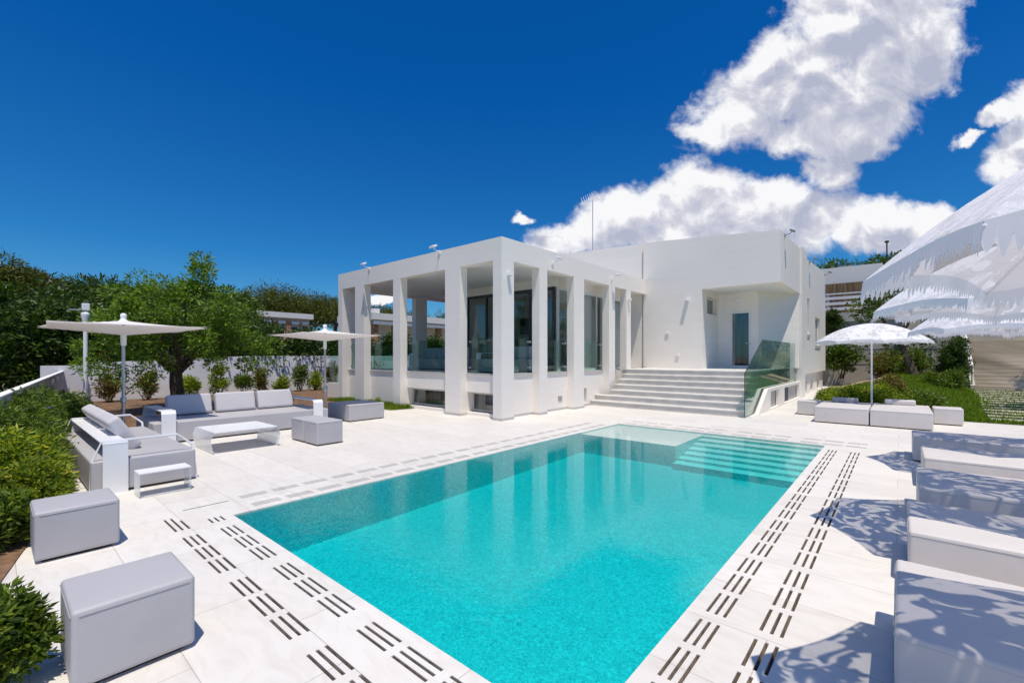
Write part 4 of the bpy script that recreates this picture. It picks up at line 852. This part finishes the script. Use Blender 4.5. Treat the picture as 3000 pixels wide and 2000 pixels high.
def fringe_umbrella(loc, label, seed, Rr=1.28, zr=2.10, zp=2.70, rdeg=13):
    t = thing('fringed_umbrella', loc, label, 'umbrella', 'fringed white umbrellas on the right of the pool'); rng = random.Random(seed); rot = R(rdeg)
    K = 8; per = 10; rings = 12; V_ = []; F_ = []
    nA = K*per
    def rim(a_i):
        # straight edge between the rib tips
        k = a_i//per; f_ = (a_i % per)/per; a0 = rot+2*math.pi*k/K; a1 = rot+2*math.pi*(k+1)/K
        x = math.cos(a0)*(1-f_)+math.cos(a1)*f_; y = math.sin(a0)*(1-f_)+math.sin(a1)*f_; return x, y, f_
    for r in range(rings+1):
        s = r/rings
        for a in range(nA):
            x, y, f_ = rim(a); sag = math.sin(f_*math.pi)
            z = zr+(zp-zr)*(1-s**2.0)-0.035*sag*s*(1-s)*4*0.6+0.05*sag*s**3; q = 1-0.05*sag*s*s
            V_.append((x*Rr*s*q, y*Rr*s*q, z))
    for r in range(rings):
        for a in range(nA): b_ = (a+1) % nA; F_.append((r*nA+a, r*nA+b_, (r+1)*nA+b_, (r+1)*nA+a))
    mb = MB(); mb.v = V_; mb.f = F_; cp = mb.build('canopy', M['canopy'], t, smooth=True, local=True, norm=False)
    # ragged leaf-shaped flaps hanging round the rim, two layers
    fv = MB(); base = rings*nA
    n_ = nA*4
    hang = [0.008+0.035*rng.random()**1.4+0.022*abs(math.sin(i*0.37)) for i in range(n_)]
    for a in range(n_):
        ai = a/4; k0 = int(ai) % nA; k1 = (k0+1) % nA; f_ = ai-int(ai)
        A_ = Vector(V_[base+k0]); B_ = Vector(V_[base+k1]); p0 = A_.lerp(B_, f_); p1 = A_.lerp(B_, f_+0.25); o = Vector((p0.x, p0.y, 0)).normalized()
        h0 = 0.045; L_ = h0+hang[a]; q_ = p1-p0; zz_ = lambda d_: Vector((0, 0, d_)); fv.face([p0, p1, p1+o*0.006-zz_(h0), p0+q_*0.86+o*0.01-zz_(h0+(L_-h0)*0.55), p0+q_*0.62+o*0.012-zz_(L_*0.96), p0+q_*0.42+o*0.012-zz_(L_), p0+q_*0.12+o*0.01-zz_(h0+(L_-h0)*0.5), p0+o*0.006-zz_(h0)])
    fv.build('fringe', M['fringe'], cp, local=True, norm=False)
    for k in range(K):
        a = rot+2*math.pi*k/K; pts = []
        for r in range(rings+1):
            s = r/rings; pts.append((math.cos(a)*Rr*s, math.sin(a)*Rr*s, zr+(zp-zr)*(1-s**2.0)-0.014))
        MB().tube(pts, 0.006, 5).build('rib', M['whitemetal'], t, local=True)
    MB().tube([(0, 0, 0), (0, 0, zp+0.08)], 0.024, 10).build('pole', M['whitemetal'], t, smooth=True, local=True)
    MB().lathe([(0.04, zp+0.02), (0.03, zp+0.07), (0.012, zp+0.12)], 0, 0, 10).build('finial', M['greymetal'], t, smooth=True, local=True)
    MB().lathe([(0.30, 0.0), (0.30, 0.04), (0.05, 0.06), (0.04, 0.30)], 0, 0, 24).build('base_plate', M['whitemetal'], t, smooth=True, local=True)
M['fringe'] = cloth_mat('white_fringe_cloth', (0.86, 0.86, 0.90), 0.35)
fringe_umbrella((1.15, 2.38, -0.02), 'fringed white umbrella nearest the camera, cut off by the right edge', 1, rdeg=-6)
fringe_umbrella((1.06, 5.80, 0.08), 'fringed white umbrella second in the row beside the pool', 2)
fringe_umbrella((1.38, 9.66, 0.04), 'fringed white umbrella farthest along the row of loungers', 3, rdeg=0)
fringe_umbrella((-0.62, 16.75, 0.06), 'fringed white umbrella standing behind the daybed next to the lawn', 4, 1.38, 2.12, 2.66)

# ================================================================== LEFT BOUNDARY
def wall_pts(pts, name, label, cat, thick, m, z0=0.0, group=None, cap=True):
    o = MB()
    for (xa, ya, za), (xb, yb, zb) in zip(pts, pts[1:]):
        d = Vector((xb-xa, yb-ya)).normalized(); n = Vector((-d.y, d.x))*thick
        b = len(o.v)
        for x, y in ((xa, ya), (xb, yb), (xb+n.x, yb+n.y), (xa+n.x, ya+n.y)): o.v.append((x, y, z0))
        for x, y, z in ((xa, ya, za), (xb, yb, zb), (xb+n.x, yb+n.y, zb), (xa+n.x, ya+n.y, za)): o.v.append((x, y, z))
        o.f += [tuple(b+i for i in q) for q in ((0, 3, 2, 1), (4, 5, 6, 7), (0, 1, 5, 4), (1, 2, 6, 5), (2, 3, 7, 6), (3, 0, 4, 7))]
    w = o.build(name, m); tag(w, label, cat, group); return w
wall_pts([(-24.0, 2.40, 1.50), (-24.0, 8.5, 1.80), (-24.0, 34, 1.85)], 'boundary_wall', 'long whitewashed garden wall behind the tree, dappled with leaf shadows', 'wall', 0.25, M['wallwhite'])
wall_pts([(-24.0, 2.38, 1.42), (-23.9, 1.2, 1.42)], 'wall_end', 'short pale whitewashed wall section beside the white post', 'wall', 0.25, M['wallwhite'])
lw = thing('low_wall', (-11, 0.05, 0), 'low grey sloping-looking wall with square white wall lights at the far left', 'wall')
b = MB(); b.prism([(-9.0, -0.02), (-23.8, 1.72), (-23.8, 1.80), (-9.0, 0.06)], 2, 0, 1.20); b.build('wall', M['concrete'], lw)
b = MB(); b.prism([(-8.98, -0.03), (-23.85, 1.71), (-23.85, 1.82), (-8.98, 0.08)], 2, 1.201, 1.222); b.build('coping', M['wallwhite'], lw)
b = MB()
for x in (-12.9, -18.1, -20.0):
    y = 0.06+(-9.0-x)*0.1176; b.box(x-0.11, y-0.02, 0.98, x+0.11, y+0.03, 1.12)
    o = MB(); o.box(x-0.11, y-0.02, 0.97, x+0.11, y+0.035, 1.12); o.build('wall_light', M['whitemetal'], lw)
# white post with lamp heads
t = thing('lamp_post', (-17.0, 1.72, 0), 'white post with two box lamp heads rising behind the sofa umbrella', 'lamp post')
MB().tube([(-17.0, 1.72, 0), (-17.0, 1.72, 2.62)], 0.05, 12).build('post', M['whitemetal'], t, smooth=True)
MB().lathe([(0.05, 2.6), (0.10, 2.9), (0.10, 2.94), (0.04, 3.0)], -17.0, 1.72, 14).build('lamp_head', M['whitemetal'], t)
MB().box(-17.08, 1.64, 3.02, -16.92, 1.80, 3.22).build('lamp_head', M['whitemetal'], t, bevel=0.02)
MB().box(-17.02, 1.4, 3.02, -16.98, 1.62, 3.05).build('bracket', M['alu'], t)
# the spreading tree behind the sofa
tr = thing('garden_tree', (-17.6, 3.75, 0), 'bright green spreading garden tree with a dark twisted trunk behind the long sofa', 'tree')
rng = np.random.default_rng(7)
C = crown_centers((0, 0.25, 2.75), (2.2, 2.15, 1.45), 84, rng, -0.8, 0.35)
C = np.concatenate([C, crown_centers((0.3, 0.75, 4.2), (0.45, 0.5, 0.6), 8, rng, -0.9, 0.2), np.array([[0.2, 0.8, 4.9], [0.15, 0.75, 4.6], [-.1, -.7, 4.0], [0, -2.0, 2.0], [0.3, 2.6, 2.0], [0.5, 2.8, 2.2], [0.6, -1.9, 1.5], [0.8, -1.5, 1.35], [0.9, 1.9, 1.5], [0.6, 2.4, 1.5], [1.2, 0.9, 1.55], [1.3, -0.6, 1.5], [-0.8, -1.9, 1.5], [1.0, -1.0, 1.1]])])
C = C[np.abs(C[:, 1]-0.15) < 2.75]; P, D = clump_points(C, rng.uniform(0.24, 0.54, len(C)), 290, rng, 0.8); Vv, Ff = leaves(P, 0.115, 0.36, rng, 0.05, 0.35, D); np_mesh('crown', Vv, Ff, LEAF['olive'], tr, loc=1)
b = MB(); limb(b, (0.1, 0.1, -0.1), (0.0, 0.15, 1.25), 0.22, 0.17, rng, 0.12)
for q, r0 in (((0.3, -1.5, 2.3), 0.12), ((0.2, 1.5, 2.3), 0.12), ((-1.2, 0.3, 2.5), 0.1), ((0.2, 0.3, 3.6), 0.1), ((1.2, -0.2, 2.4), 0.08), ((0.1, -0.7, 2.9), 0.09), ((0, 0.9, 3.0), 0.09)):
    limb(b, (0, 0.15, 1.2), q, r0, r0*0.4, rng, 0.16)
    for _ in range(3): limb(b, q, C[rng.integers(len(C))]*0.5+np.array(q)*0.5+rng.normal(size=3)*0.3, r0*0.35, 0.01, rng, 0.2)
b.build('trunk', M['bark'], tr, smooth=True, local=True)

# shrubs of the flower bed beside the first sofa
g = 'shrubs of the flower bed on the left'
SH = [((-6.25, 0.0, 0), 0.36, 0.50, 'shrub', 26, 220, 0.06, 0.34, 'low leafy shrub beside the second pouf at the bed edge', None),
      ((-7.3, 0.18, 0), 0.30, 0.62, 'bright', 22, 220, 0.075, 0.25, 'bright wispy shrub leaning against the end of the first sofa', None),
      ((-3.62, -0.02, 0), 0.27, 0.50, 'shrub', 30, 330, 0.05, 0.34, 'thick dark shrub with upright rosettes at the bottom left corner', None),
      ((-4.35, -0.10, 0), 0.26, 0.36, 'mid', 22, 240, 0.05, 0.30, 'low dark shrub between the corner shrub and the bare soil', None),
      ((-6.95, 0.16, 0), 0.46, 0.66, 'yellow', 26, 240, 0.06, 0.34, 'low shrub with yellowish leaves behind the second pouf', ('orangef', 12, 0.035)),
      ((-7.85, 0.18, 0), 0.55, 0.92, 'bright', 34, 260, 0.085, 0.22, 'bright green shrub with long drooping leaves beside the first sofa end', None),
      ((-8.75, 0.22, 0), 0.58, 1.12, 'shrub', 34, 260, 0.085, 0.22, 'tall green shrub next to the sofa with a few purple flowers', ('purple', 5, 0.05)),
      ((-9.6, 0.18, 0), 0.6, 1.2, 'shrub', 34, 240, 0.07, 0.3, 'mid green shrub with seven purple flowers, farther along the flower bed', ('purple', 7, 0.05)),
      ((-10.6, 0.28, 0), 0.65, 1.30, 'mid', 36, 240, 0.07, 0.32, 'dense dark green shrub halfway along the flower bed', ('purple', 4, 0.05)),
      ((-11.7, 0.36, 0), 0.7, 1.25, 'shrub', 36, 240, 0.07, 0.3, 'leafy shrub below the low wall lights', None),
      ((-12.9, 0.75, 0), 0.75, 1.08, 'mid', 36, 240, 0.07, 0.34, 'rounded dark shrub behind the back of the first sofa', None),
      ((-14.2, 1.0, 0), 0.75, 1.0, 'shrub', 30, 220, 0.08, 0.34, 'rounded green shrub in the corner beside the white post', None),
      ((-9.0, -0.45, 0), 0.55, 1.12, 'shrub', 30, 220, 0.07, 0.3, 'shrub with pale blossom at the far left edge', ('pinkf', 40, 0.03)),
      ((-11.0, -0.35, 0), 0.6, 1.3, 'shrub', 30, 220, 0.07, 0.3, 'tall shrub with cream blossom against the low wall', ('pinkf', 50, 0.03))]
for i, (loc, r, h, lm, nc, per, ls, asp, lab, fl_) in enumerate(SH):
    make_shrub('garden_shrub', loc, lab, 'shrub', g, r, h, LEAF[lm], nc, per, ls, 100+i, asp, 0.12 if lm == 'bright' else 0, flowers=(M[fl_[0]], fl_[1], fl_[2]) if fl_ else None)
# young shrubs planted along the white wall
g = 'young shrubs planted along the white wall'
WP = [(2.95, 1.10, 'red', 'reddish young shrub by the wall just right of the white post'), (4.15, 1.05, 'red', 'reddish-brown young shrub by the wall left of the tree trunk'), (5.55, 0.85, 'bright', 'spiky green young shrub by the wall right of the tree trunk'),
      (6.65, 1.20, 'bright', 'slender green young shrub by the wall above the middle sofa cushion'), (7.65, 0.95, 'shrub', 'green young shrub by the wall between the sofa cushions'), (8.4, 1.1, 'red', 'dark reddish young shrub by the wall above the right sofa cushion'),
      (9.3, 0.7, 'bright', 'small pale green young shrub by the wall'), (10.2, 1.25, 'shrub', 'dark green young shrub by the brown soil'), (11.0, 0.95, 'bright', 'pale leafy young shrub by the brown soil'), (11.9, 1.3, 'red', 'bushy reddish young shrub beside the villa end screen')]
for i, (y, h, lm, lab) in enumerate(WP): make_shrub('wall_shrub', (-22.9, y, 0), lab, 'shrub', g, 0.40, h*1.2, LEAF[lm], 20, 90, 0.13, 200+i, 0.26, flat=1.25)
make_shrub('flowering_plant', (-12.75, 8.2, 0), 'small pale flowering plant in the grass before the villa columns', 'plant', None, 0.16, 0.55, LEAF['bright'], 8, 60, 0.06, 230, 0.3, flowers=(M['pinkf'], 14, 0.03))
# grass at the foot of the villa and on the lawn
def grass(name, pts, h, w, m, label, seed):
    rng = np.random.default_rng(seed); P = np.array(pts); n = len(P); a = rng.random(n)*2*math.pi; hh = h*(0.5+rng.random(n)); ln = rng.normal(size=(n, 2))*0.35*hh[:, None]
    s = np.stack([np.cos(a)*w, np.sin(a)*w, np.zeros(n)], 1); mid = P+np.concatenate([ln*0.4, (hh*0.6)[:, None]], 1); tip = P+np.concatenate([ln, hh[:, None]], 1)
    Vg = np.stack([P-s, P+s, mid+s*0.6, tip, mid-s*0.6], 1).reshape(-1, 3); o = np_mesh(name, Vg, np.arange(5*n).reshape(n, 5), m); tag(o, label, 'grass', kind='stuff')
rr = random.Random(5)
grass('grass', [(rr.uniform(-16.8, -12.55), rr.uniform(8.5, 9.34), 0.02) for _ in range(9000)], 0.13, 0.006, LEAF['grass'], 'strip of tall grass at the foot of the villa columns', 5)
pts = []
while len(pts) < 90000:
    x = rr.uniform(-1.9, 8.5); y = 17.3+(rr.random()**1.4)*15
    if inlawn(x, y) and not (1.80+(y-17.3)*0.055 < x < 4.0+(y-17.3)*0.04 and (((y-17.68) % 0.90) < 0.46 or rr.random() < 0.4)): pts.append((x, y, lz(x, y)))
grass('grass', pts, 0.085, 0.010, LEAF['grass'], 'green lawn sloping up beside the garden steps', 6)

# ------------------------------------------------------------------ trees beyond the wall
g = 'trees beyond the white wall'
T1 = make_tree('dark_tree', (-33.1, 4.4, -0.5), 'dense dark tree beyond the wall at the left, layered crown', 'tree', g, 5.8, 3.2, 4.6, LEAF['dark'], 85, 260, 0.24, 11, 0.42, bottom=-0.9)
T2 = make_tree('round_tree', (-37.4, 10.0, -0.5), 'rounded dark green tree right of the garden tree beyond the wall', 'tree', g, 7.2, 3.3, 5.4, LEAF['mid'], 85, 260, 0.24, 12, 0.42, bottom=-0.9)
T3 = make_tree('feathery_tree', (-40, 3.9, -0.5), 'feathery flat-layered tree rising above the white post', 'tree', g, 7.3, 2.4, 4.6, LEAF['dark'], 70, 150, 0.34, 13, 0.22, flat=0.35, clr=1.2, up=0.6)
T4 = make_tree('pine_tree', (-33.2, 0.3, -0.5), 'tall pine with ochre-tinted needles at the far left edge', 'tree', 'pine trees', 7.0, 2.2, 4.6, LEAF['pine'], 110, 330, 0.24, 14, 0.2, bottom=-0.9)
dup(T4, (-39.0, 2.0, -0.5), 2.0, 'smaller pine behind the dark tree at the left edge', 'pine trees', 0.9)
for (k, loc, rz, sc, lab) in ((T1, (-28.8, 1.7, -0.6), 1.1, 0.80, 'low dark tree behind the coping of the low left wall'), (T1, (-38.6, 6.4, -0.5), 3.3, 1.1, 'dark tree behind the left half of the garden tree'),
        (T2, (-34.2, 10.1, -0.8), 0.6, 0.84, 'rounded dark tree just right of the garden tree crown'), (T2, (-44.8, 8.9, -0.5), 2.6, 1.1, 'rounded tree farther back behind the top of the garden tree'),
        (T2, (-28.8, 2.9, -0.9), 5.0, 0.66, 'low rounded tree between the white post and the low wall'), (T3, (-42.7, 6.8, -0.5), 1.4, 1.0, 'feathery tree peeping over the left side of the garden tree'), (T1, (-33, 7.6, -0.6), 4.2, 1.0, 'dark tree filling the gap behind the garden tree trunk'),
        (T1, (-31.0, -0.6, -0.6), 2.2, 0.95, 'dark tree cut off by the left edge below the tall pine')):
    dup(k, loc, rz, lab, g, sc)
# clipped laurel hedge behind the wall
g = 'laurel hedge bushes behind the white wall'
hb = make_shrub('hedge_bush', (-25.2, 9.2, 0), 'dark laurel hedge bush right behind the wall, nearest the garden tree', 'hedge', g, 1.7, 4.3, LEAF['dark'], 80, 150, 0.20, 31, 0.45, stems=10, clr=0.75, ry=1.6)
for i, (x, y, s_, lab) in enumerate([(-25.15, 11.2, 0.80, 'dark laurel hedge bush second from the garden tree'), (-25.35, 13.2, 0.74, 'dark laurel hedge bush above the flat umbrella'), (-25.15, 15.2, 0.72, 'dark laurel hedge bush behind the end screen of the villa'),
      (-25.25, 17.6, 0.80, 'laurel hedge bush seen through the first column gap'), (-25.15, 20.0, 0.76, 'laurel hedge bush seen through the second column gap'), (-25.35, 22.6, 0.78, 'laurel hedge bush seen low behind the terrace glass'),
      (-25.15, 25.4, 0.80, 'laurel hedge bush seen between the third and fourth columns'), (-25.25, 28.2, 0.80, 'laurel hedge bush at the far end seen through the terrace'), (-25.65, 7.0, 0.95, 'laurel hedge bush hidden behind the garden tree crown'), (-25.6, 4.9, 0.9, 'laurel hedge bush behind the left branches of the garden tree'), (-26.5, 1.3, 1.0, 'laurel hedge bush above the coping of the low left wall'), (-28.5, -0.4, 1.2, 'laurel hedge bush at the far left edge beyond the low wall'), (-29, 2.6, 1.15, 'laurel hedge bush just left of the white post')]):
    dup(hb, (x, y, 0), 1.3*i, lab, g, (s_, s_, s_))
hb.scale = (0.84, 0.84, 0.84)
# umbrella pines on the skyline
g = 'umbrella pines on the skyline'
up_ = make_tree('umbrella_pine', (-88, 34.0, 0), 'umbrella pine on the skyline just left of the stone house', 'tree', g, 14.2, 6.2, 7.5, LEAF['pine'], 110, 130, 0.55, 41, 0.2, trunk_h=9)
for i, (x, y, s_, lab) in enumerate([(-90, 41.5, 0.97, 'umbrella pine on the skyline above the left half of the stone house'), (-86, 45.5, 0.93, 'umbrella pine on the skyline above the middle of the stone house'), (-88, 52.5, 0.88, 'umbrella pine on the skyline above the right end of the stone house'),
     (-84, 56, 0.86, 'umbrella pine touching the villa roof edge on the skyline'), (-86, 64, 0.82, 'umbrella pine seen through the first gap of the colonnade'), (-92, 84, 0.98, 'umbrella pine seen through the middle gap of the colonnade'), (-80, 84, 1.0, 'umbrella pine with sunlit crown seen right of the rear terrace column'), (-88, 29, 0.8, 'umbrella pine left of the skyline group'), (-80, 25, 0.72, 'small umbrella pine behind the rounded trees')]):
    dup(up_, (x, y, 0), 0.9*i+0.4, lab, g, s_)
bg = make_shrub('bougainvillea', (-25.8, 3.35, 0.2), 'dark magenta bougainvillea above the wall beside the white post', 'shrub', None, 0.7, 1.9, LEAF['mid'], 24, 120, 0.13, 51, 0.4, flowers=(M['magenta'], 160, 0.09))

# ------------------------------------------------------------------ neighbouring houses
h = thing('stone_house', (-60, 24, 0), 'low pinkish neighbour house with stone piers and a pale flat roof', 'house')
MB().box(-66, 21.4, 0, -60, 28.0, 6.75).build('wall', M['pink'], h); MB().box(-66.4, 21.0, 6.751, -59.5, 28.3, 7.42).build('roof', M['roofw'], h)
for y in (21.5, 23.2, 24.9): MB().box(-59.99, y, 0, -59.75, y+0.55, 6.4).build('pier', M['stonep'], h)
for y in (22.25, 24.0, 25.65, 27.0):
    f = MB().box(-59.99, y-0.05, 4.5, -59.92, y+0.75, 5.7).build('window', M['greyband'], h); MB().box(-59.915, y+0.03, 4.6, -59.90, y+0.67, 5.6).build('pane', M['black'], f)
    MB().box(-59.99, y-0.1, 6.0, -59.7, y+0.8, 6.35).build('awning', M['roofw'], h)
h = thing('pillared_house', (-45, 33, 0), 'white neighbour house with brown stone pillars seen through the colonnade', 'house')
MB().box(-52, 28.6, 0, -47.5, 42, 5.9).build('wall', M['roofw'], h); MB().box(-53, 28.2, 6.0, -45, 43, 6.75).build('roof', M['roofw'], h); MB().box(-45.3, 28.3, 5.45, -45.05, 42.9, 5.85).build('fascia', M['greyband'], h)
for y in (28.5, 31.2, 34.6, 37.9, 41): MB().box(-45.9, y, 0, -45.31, y+0.62, 5.6).build('pillar', M['stonep'], h)
for y in (28.9, 32.3, 36.0): 
    f = MB().box(-47.49, y, 2.0, -47.4, y+1.5, 4.7).build('shutter_door', M['pink'], h); MB().box(-47.39, y+0.1, 2.0, -47.37, y+1.4, 4.5).build('panel', M['beige'], f)
MB().box(-49, 30.2, 6.751, -48, 31.0, 7.6).build('chimney', M['roofw'], h)
for (x, y) in ((-70, 30.2), (-70, 31.8)):
    c_ = MB().box(x, y, 0, x+0.6, y+0.5, 7.7).build('chimney_stack', M['roofw'], bevel=0.04); tag(c_, 'small white chimney stack beyond the stone house, %s' % ('left one' if y < 31 else 'right one'), 'chimney')

# ================================================================== RIGHT BACKGROUND
def tagm(o, label, cat, group=None): return tag(o, label, cat, group)
w_ = thing('retaining_wall', (2, 34, 0), 'tall pale grooved retaining wall behind the garden tree on the right', 'wall')
MB().box(-6, 34.1, 0, 12, 34.5, 3.9).build('wall', M['concrete'], w_); MB().box(-6, 34.02, 3.901, 12, 34.6, 4.45).build('coping', M['skirting'], w_)
for z in (1.3, 2.2, 3.1): MB().box(-6, 34.085, z, 12, 34.11, z+0.03).build('groove', M['greymetal'], w_)
pl = MB().prism([(0.15, 0.3), (1.05, 0.3), (0.85, 3.1), (0.85, 3.9), (0.1, 3.9), (0.1, 3.1)], 1, 33.0, 33.9).build('buttress', M['beige'], bevel=0.04); tag(pl, 'cream stone buttress block at the foot of the wall, left of the dark climber', 'buttress')
rl = thing('terrace_railing', (0, 34.3, 4.55), 'white three-bar railing on top of the retaining wall', 'railing')
for x in [-3.4+1.85*k for k in range(8)]: MB().box(x-0.05, 34.15, 4.40, x+0.05, 34.30, 5.62).build('post', M['wallwhite'], rl)
for z in (4.62, 4.95, 5.28): MB().box(-6, 34.10, z, 12, 34.149, z+0.17).build('rail', M['wallwhite'], rl)
MB().box(-6, 34.08, 5.60, 12, 34.34, 5.67).build('top_rail', M['wallwhite'], rl)
nb = thing('upper_house', (0, 40, 4.5), 'pale neighbour building with a flat white upper storey behind the bamboo screen', 'building')
MB().box(-8, 38.0, 6.78, -0.85, 46, 7.88).build('upper_wall', M['plaster'], nb); MB().box(-8, 38.4, 4.0, 5, 46, 6.77).build('wall', M['plank'], nb); MB().box(-3.2, 38.05, 7.881, -2.4, 38.4, 7.97).build('roof_hatch', M['greymetal'], nb)
bs = MB()
for k in range(150): x = -6+k*0.072; bs.tube([(x, 37.2+0.02*(k % 3), 4.4), (x+0.01*((k*7) % 5-2), 37.2, 6.62+0.05*((k*13) % 7)/7)], 0.034, 5)
bo = bs.build('bamboo_screen', M['bamboo'], norm=False); tag(bo, 'brown bamboo cane screen above the white railing', 'screen')
lp = thing('street_lamp', (-0.75, 45, 4), 'thin dark street lamp above the far trees', 'street lamp')
MB().tube([(-0.75, 45, 4), (-0.75, 45, 10.5)], 0.045, 8).build('post', M['black'], lp); MB().lathe([(0.06, 10.48), (0.15, 10.56), (0.14, 10.63), (0.05, 10.68)], -0.75, 45, 14).build('lamp_head', M['black'], lp)
g = 'tree tops behind the neighbour building'
tt = make_tree('roadside_tree', (-4.2, 50, 2), 'tree top above the left end of the upper house', 'tree', g, 8.4, 2.4, 4.2, LEAF['mid'], 46, 120, 0.26, 61, 0.4)
for i, (x, y, s_, lab) in enumerate([(-0.6, 50, 1.0, 'tree top above the middle of the upper house'), (2.4, 47.5, 1.08, 'tree top at the right end of the upper house'), (5.2, 47, 1.15, 'tree top hidden behind the near umbrella'), (9, 47, 1.1, 'tree top at the far right behind the umbrellas')]): dup(tt, (x, y, 2), 1.7*i+1, lab, g, s_)
# tree leaning in front of the wall
lt = thing('leaning_tree', (0.35, 29.5, 0.75), 'leaning garden tree with reddish bark in front of the retaining wall', 'tree')
rng = np.random.default_rng(71); b = MB()
limb(b, (0.3, 0, -0.2), (-0.35, 0.2, 1.9), 0.20, 0.14, rng, 0.1); limb(b, (-0.35, 0.2, 1.9), (0.1, 0.3, 3.7), 0.12, 0.07, rng, 0.1); limb(b, (-0.35, 0.2, 1.9), (-1.2, 0.1, 3.3), 0.10, 0.05, rng, 0.1); limb(b, (-0.3, 0.2, 1.8), (1.1, 0.2, 3.2), 0.10, 0.05, rng, 0.1)
b.build('trunk', M['bark'], lt, smooth=True, local=True)
C = np.array([(-1.5, 0.3, 3.7), (-1.2, 0.2, 4.1), (-2.0, 0.2, 3.6), (-1.8, 0.1, 3.1), (-0.9, 0.2, 3.6), (-0.4, 0, 4.2), (0.2, -.3, 4.4), (0.7, 0.2, 4.0), (1.2, 0, 3.6), (-1.2, -.3, 3.2), (1.6, .2, 3.3), (-0.9, -0.2, 0.9), (-0.6, 0.3, 1.6), (0.5, 0.3, 2.0), (-1.9, 0.3, 1.8), (-0.9, .5, 2.2), (0.3, .4, 1.2)])
P, D = clump_points(C, rng.uniform(0.4, 0.7, len(C)), 220, rng); Vv, Ff = leaves(P, 0.16, 0.38, rng, 0, 0.3, D); np_mesh('crown', Vv, Ff, LEAF['mid'], lt, loc=1)
# shrubs
g = 'shrubs around the right-hand lawn'
for i, (loc, r, h_, lm, nc, per, ls, lab, fl_) in enumerate([
    ((-0.75, 18.6, 0.0), 1.15, 0.82, 'bright', 60, 260, 0.075, 'broad light green bush right behind the daybed', ('pinkf', 40, 0.03)),
    ((0.35, 18.9, 0.0), 0.85, 0.72, 'shrub', 46, 240, 0.075, 'darker half of the bush row behind the right daybed block', ('pinkf', 25, 0.03)),
    ((-1.75, 19.4, 0.0), 0.6, 0.62, 'bright', 36, 220, 0.075, 'small light bush at the corner of the path behind the daybed', None),
    ((-0.2, 22.0, 0.15), 0.6, 0.95, 'red', 20, 120, 0.09, 'thin reddish bush with pale plumes behind the umbrella pole', ('pinkf', 60, 0.04)),
    ((-2.6, 33.0, 0.5), 1.0, 2.3, 'mid', 40, 150, 0.15, 'climbing shrub against the wall nearest the villa corner', None),
    ((-0.6, 33.0, 0.6), 1.0, 1.5, 'red', 36, 130, 0.13, 'brownish shrub at the foot of the retaining wall', None),
    ((-3.2, 33.4, 3.0), 0.7, 1.7, 'dark', 26, 130, 0.15, 'dark climber high on the wall beside the villa edge', None),
    ((1.95, 29.3, 0.3), 0.75, 2.6, 'dark', 50, 200, 0.10, 'dark rose climber with pink blossom beside the stair handrail', ('pinkf', 70, 0.06)),
    ((1.4, 26.5, 0.3), 0.75, 0.85, 'shrub', 34, 200, 0.09, 'low rose bush with pale blossom on the lawn slope', ('pinkf', 45, 0.05)),
    ((0.6, 31.5, 0.8), 0.9, 1.4, 'shrub', 34, 150, 0.12, 'green bush behind the leaning trunk', None)]):
    make_shrub('lawn_shrub', loc, lab, 'shrub', g, r, h_, LEAF[lm], nc, per, ls, 300+i, 0.4, flowers=(M[fl_[0]], fl_[1], fl_[2]) if fl_ else None)
# garden steps
gs = thing('garden_steps', (5, 31, 0), 'wide flight of pale weathered garden steps at the right edge', 'steps')
for k in range(17):
    z = 0.26+k*0.165; y = 29.4+k*0.30
    MB().box(2.62, y, z-0.165 if k else 0.0, 9.5, y+0.3 if k < 16 else y+3, z).build('step', M['plank'] if k < 15 else M['beige'], gs)
MB().prism([(29.3, 0), (34.6, 0), (34.6, 3.1), (33.9, 3.1), (29.3, 0.45)], 0, 2.45, 2.61).build('stringer', M['beige'], gs)
hr_ = thing('handrail', (2.5, 30, 0.3), 'white two-bar handrail on the left side of the garden steps', 'handrail')
for dz in (0.62, 1.0): MB().tube([(2.52, 29.4, 0.35+dz), (2.52, 34.3, 3.05+dz)], 0.045, 8).build('rail', M['wallwhite'], hr_, smooth=True)
for y in (29.4, 31.0, 32.6, 34.2): MB().tube([(2.52, y, 0.3+(y-29.4)*0.55), (2.52, y, 1.35+(y-29.4)*0.55)], 0.04, 8).build('post', M['wallwhite'], hr_, smooth=True)
g = 'stone slabs laid in the grass below the garden steps'
for k in range(13):
    y = 17.7+k*0.90; x0 = 1.85+(y-17.3)*0.055
    o = MB().box(x0, y, -0.05, x0+2.1-0.02*k, y+0.42, 0); L0 = lz(x0+0.6, y)+0.045; o.v = [(a, b_, c_+L0) for a, b_, c_ in o.v]
    lab = 'pale stone slab of the path in the lawn, ' + ('nearest the deck' if k == 0 else 'nearest the garden steps' if k == 12 else 'number %d of thirteen counted from the deck' % (k+1)); tag(o.build('path_slab', M['beige'], bevel=0.012), lab, 'paving slab', g)
# power lines far left edge: white street-lamp head among the trees
sl_ = thing('distant_lamp', (-24.5, 0.55, 0), 'white street lamp head poking in at the left edge', 'street lamp'); MB().tube([(-24.5, -0.6, 0), (-24.5, -0.6, 5.0), (-24.5, -0.2, 5.1)], 0.05, 8).build('post', M['greymetal'], sl_)
MB().box(-24.6, -0.2, 5.05, -24.4, 0.25, 5.15).build('lamp_head', M['whitemetal'], sl_, bevel=0.03)

g = 'shade trees just outside the right edge'
st_ = make_tree('shade_tree', (5.3, 21.2, 0), 'shade tree right of the slab path, casting leaf shadow on it', 'tree', g, 5.6, 1.7, 2.8, LEAF['mid'], 40, 160, 0.16, 81, 0.4)
dup(st_, (7.3, 29.0, 0.3), 1.0, 'shade tree right of the garden steps, casting shadow on them', g, 1.2)
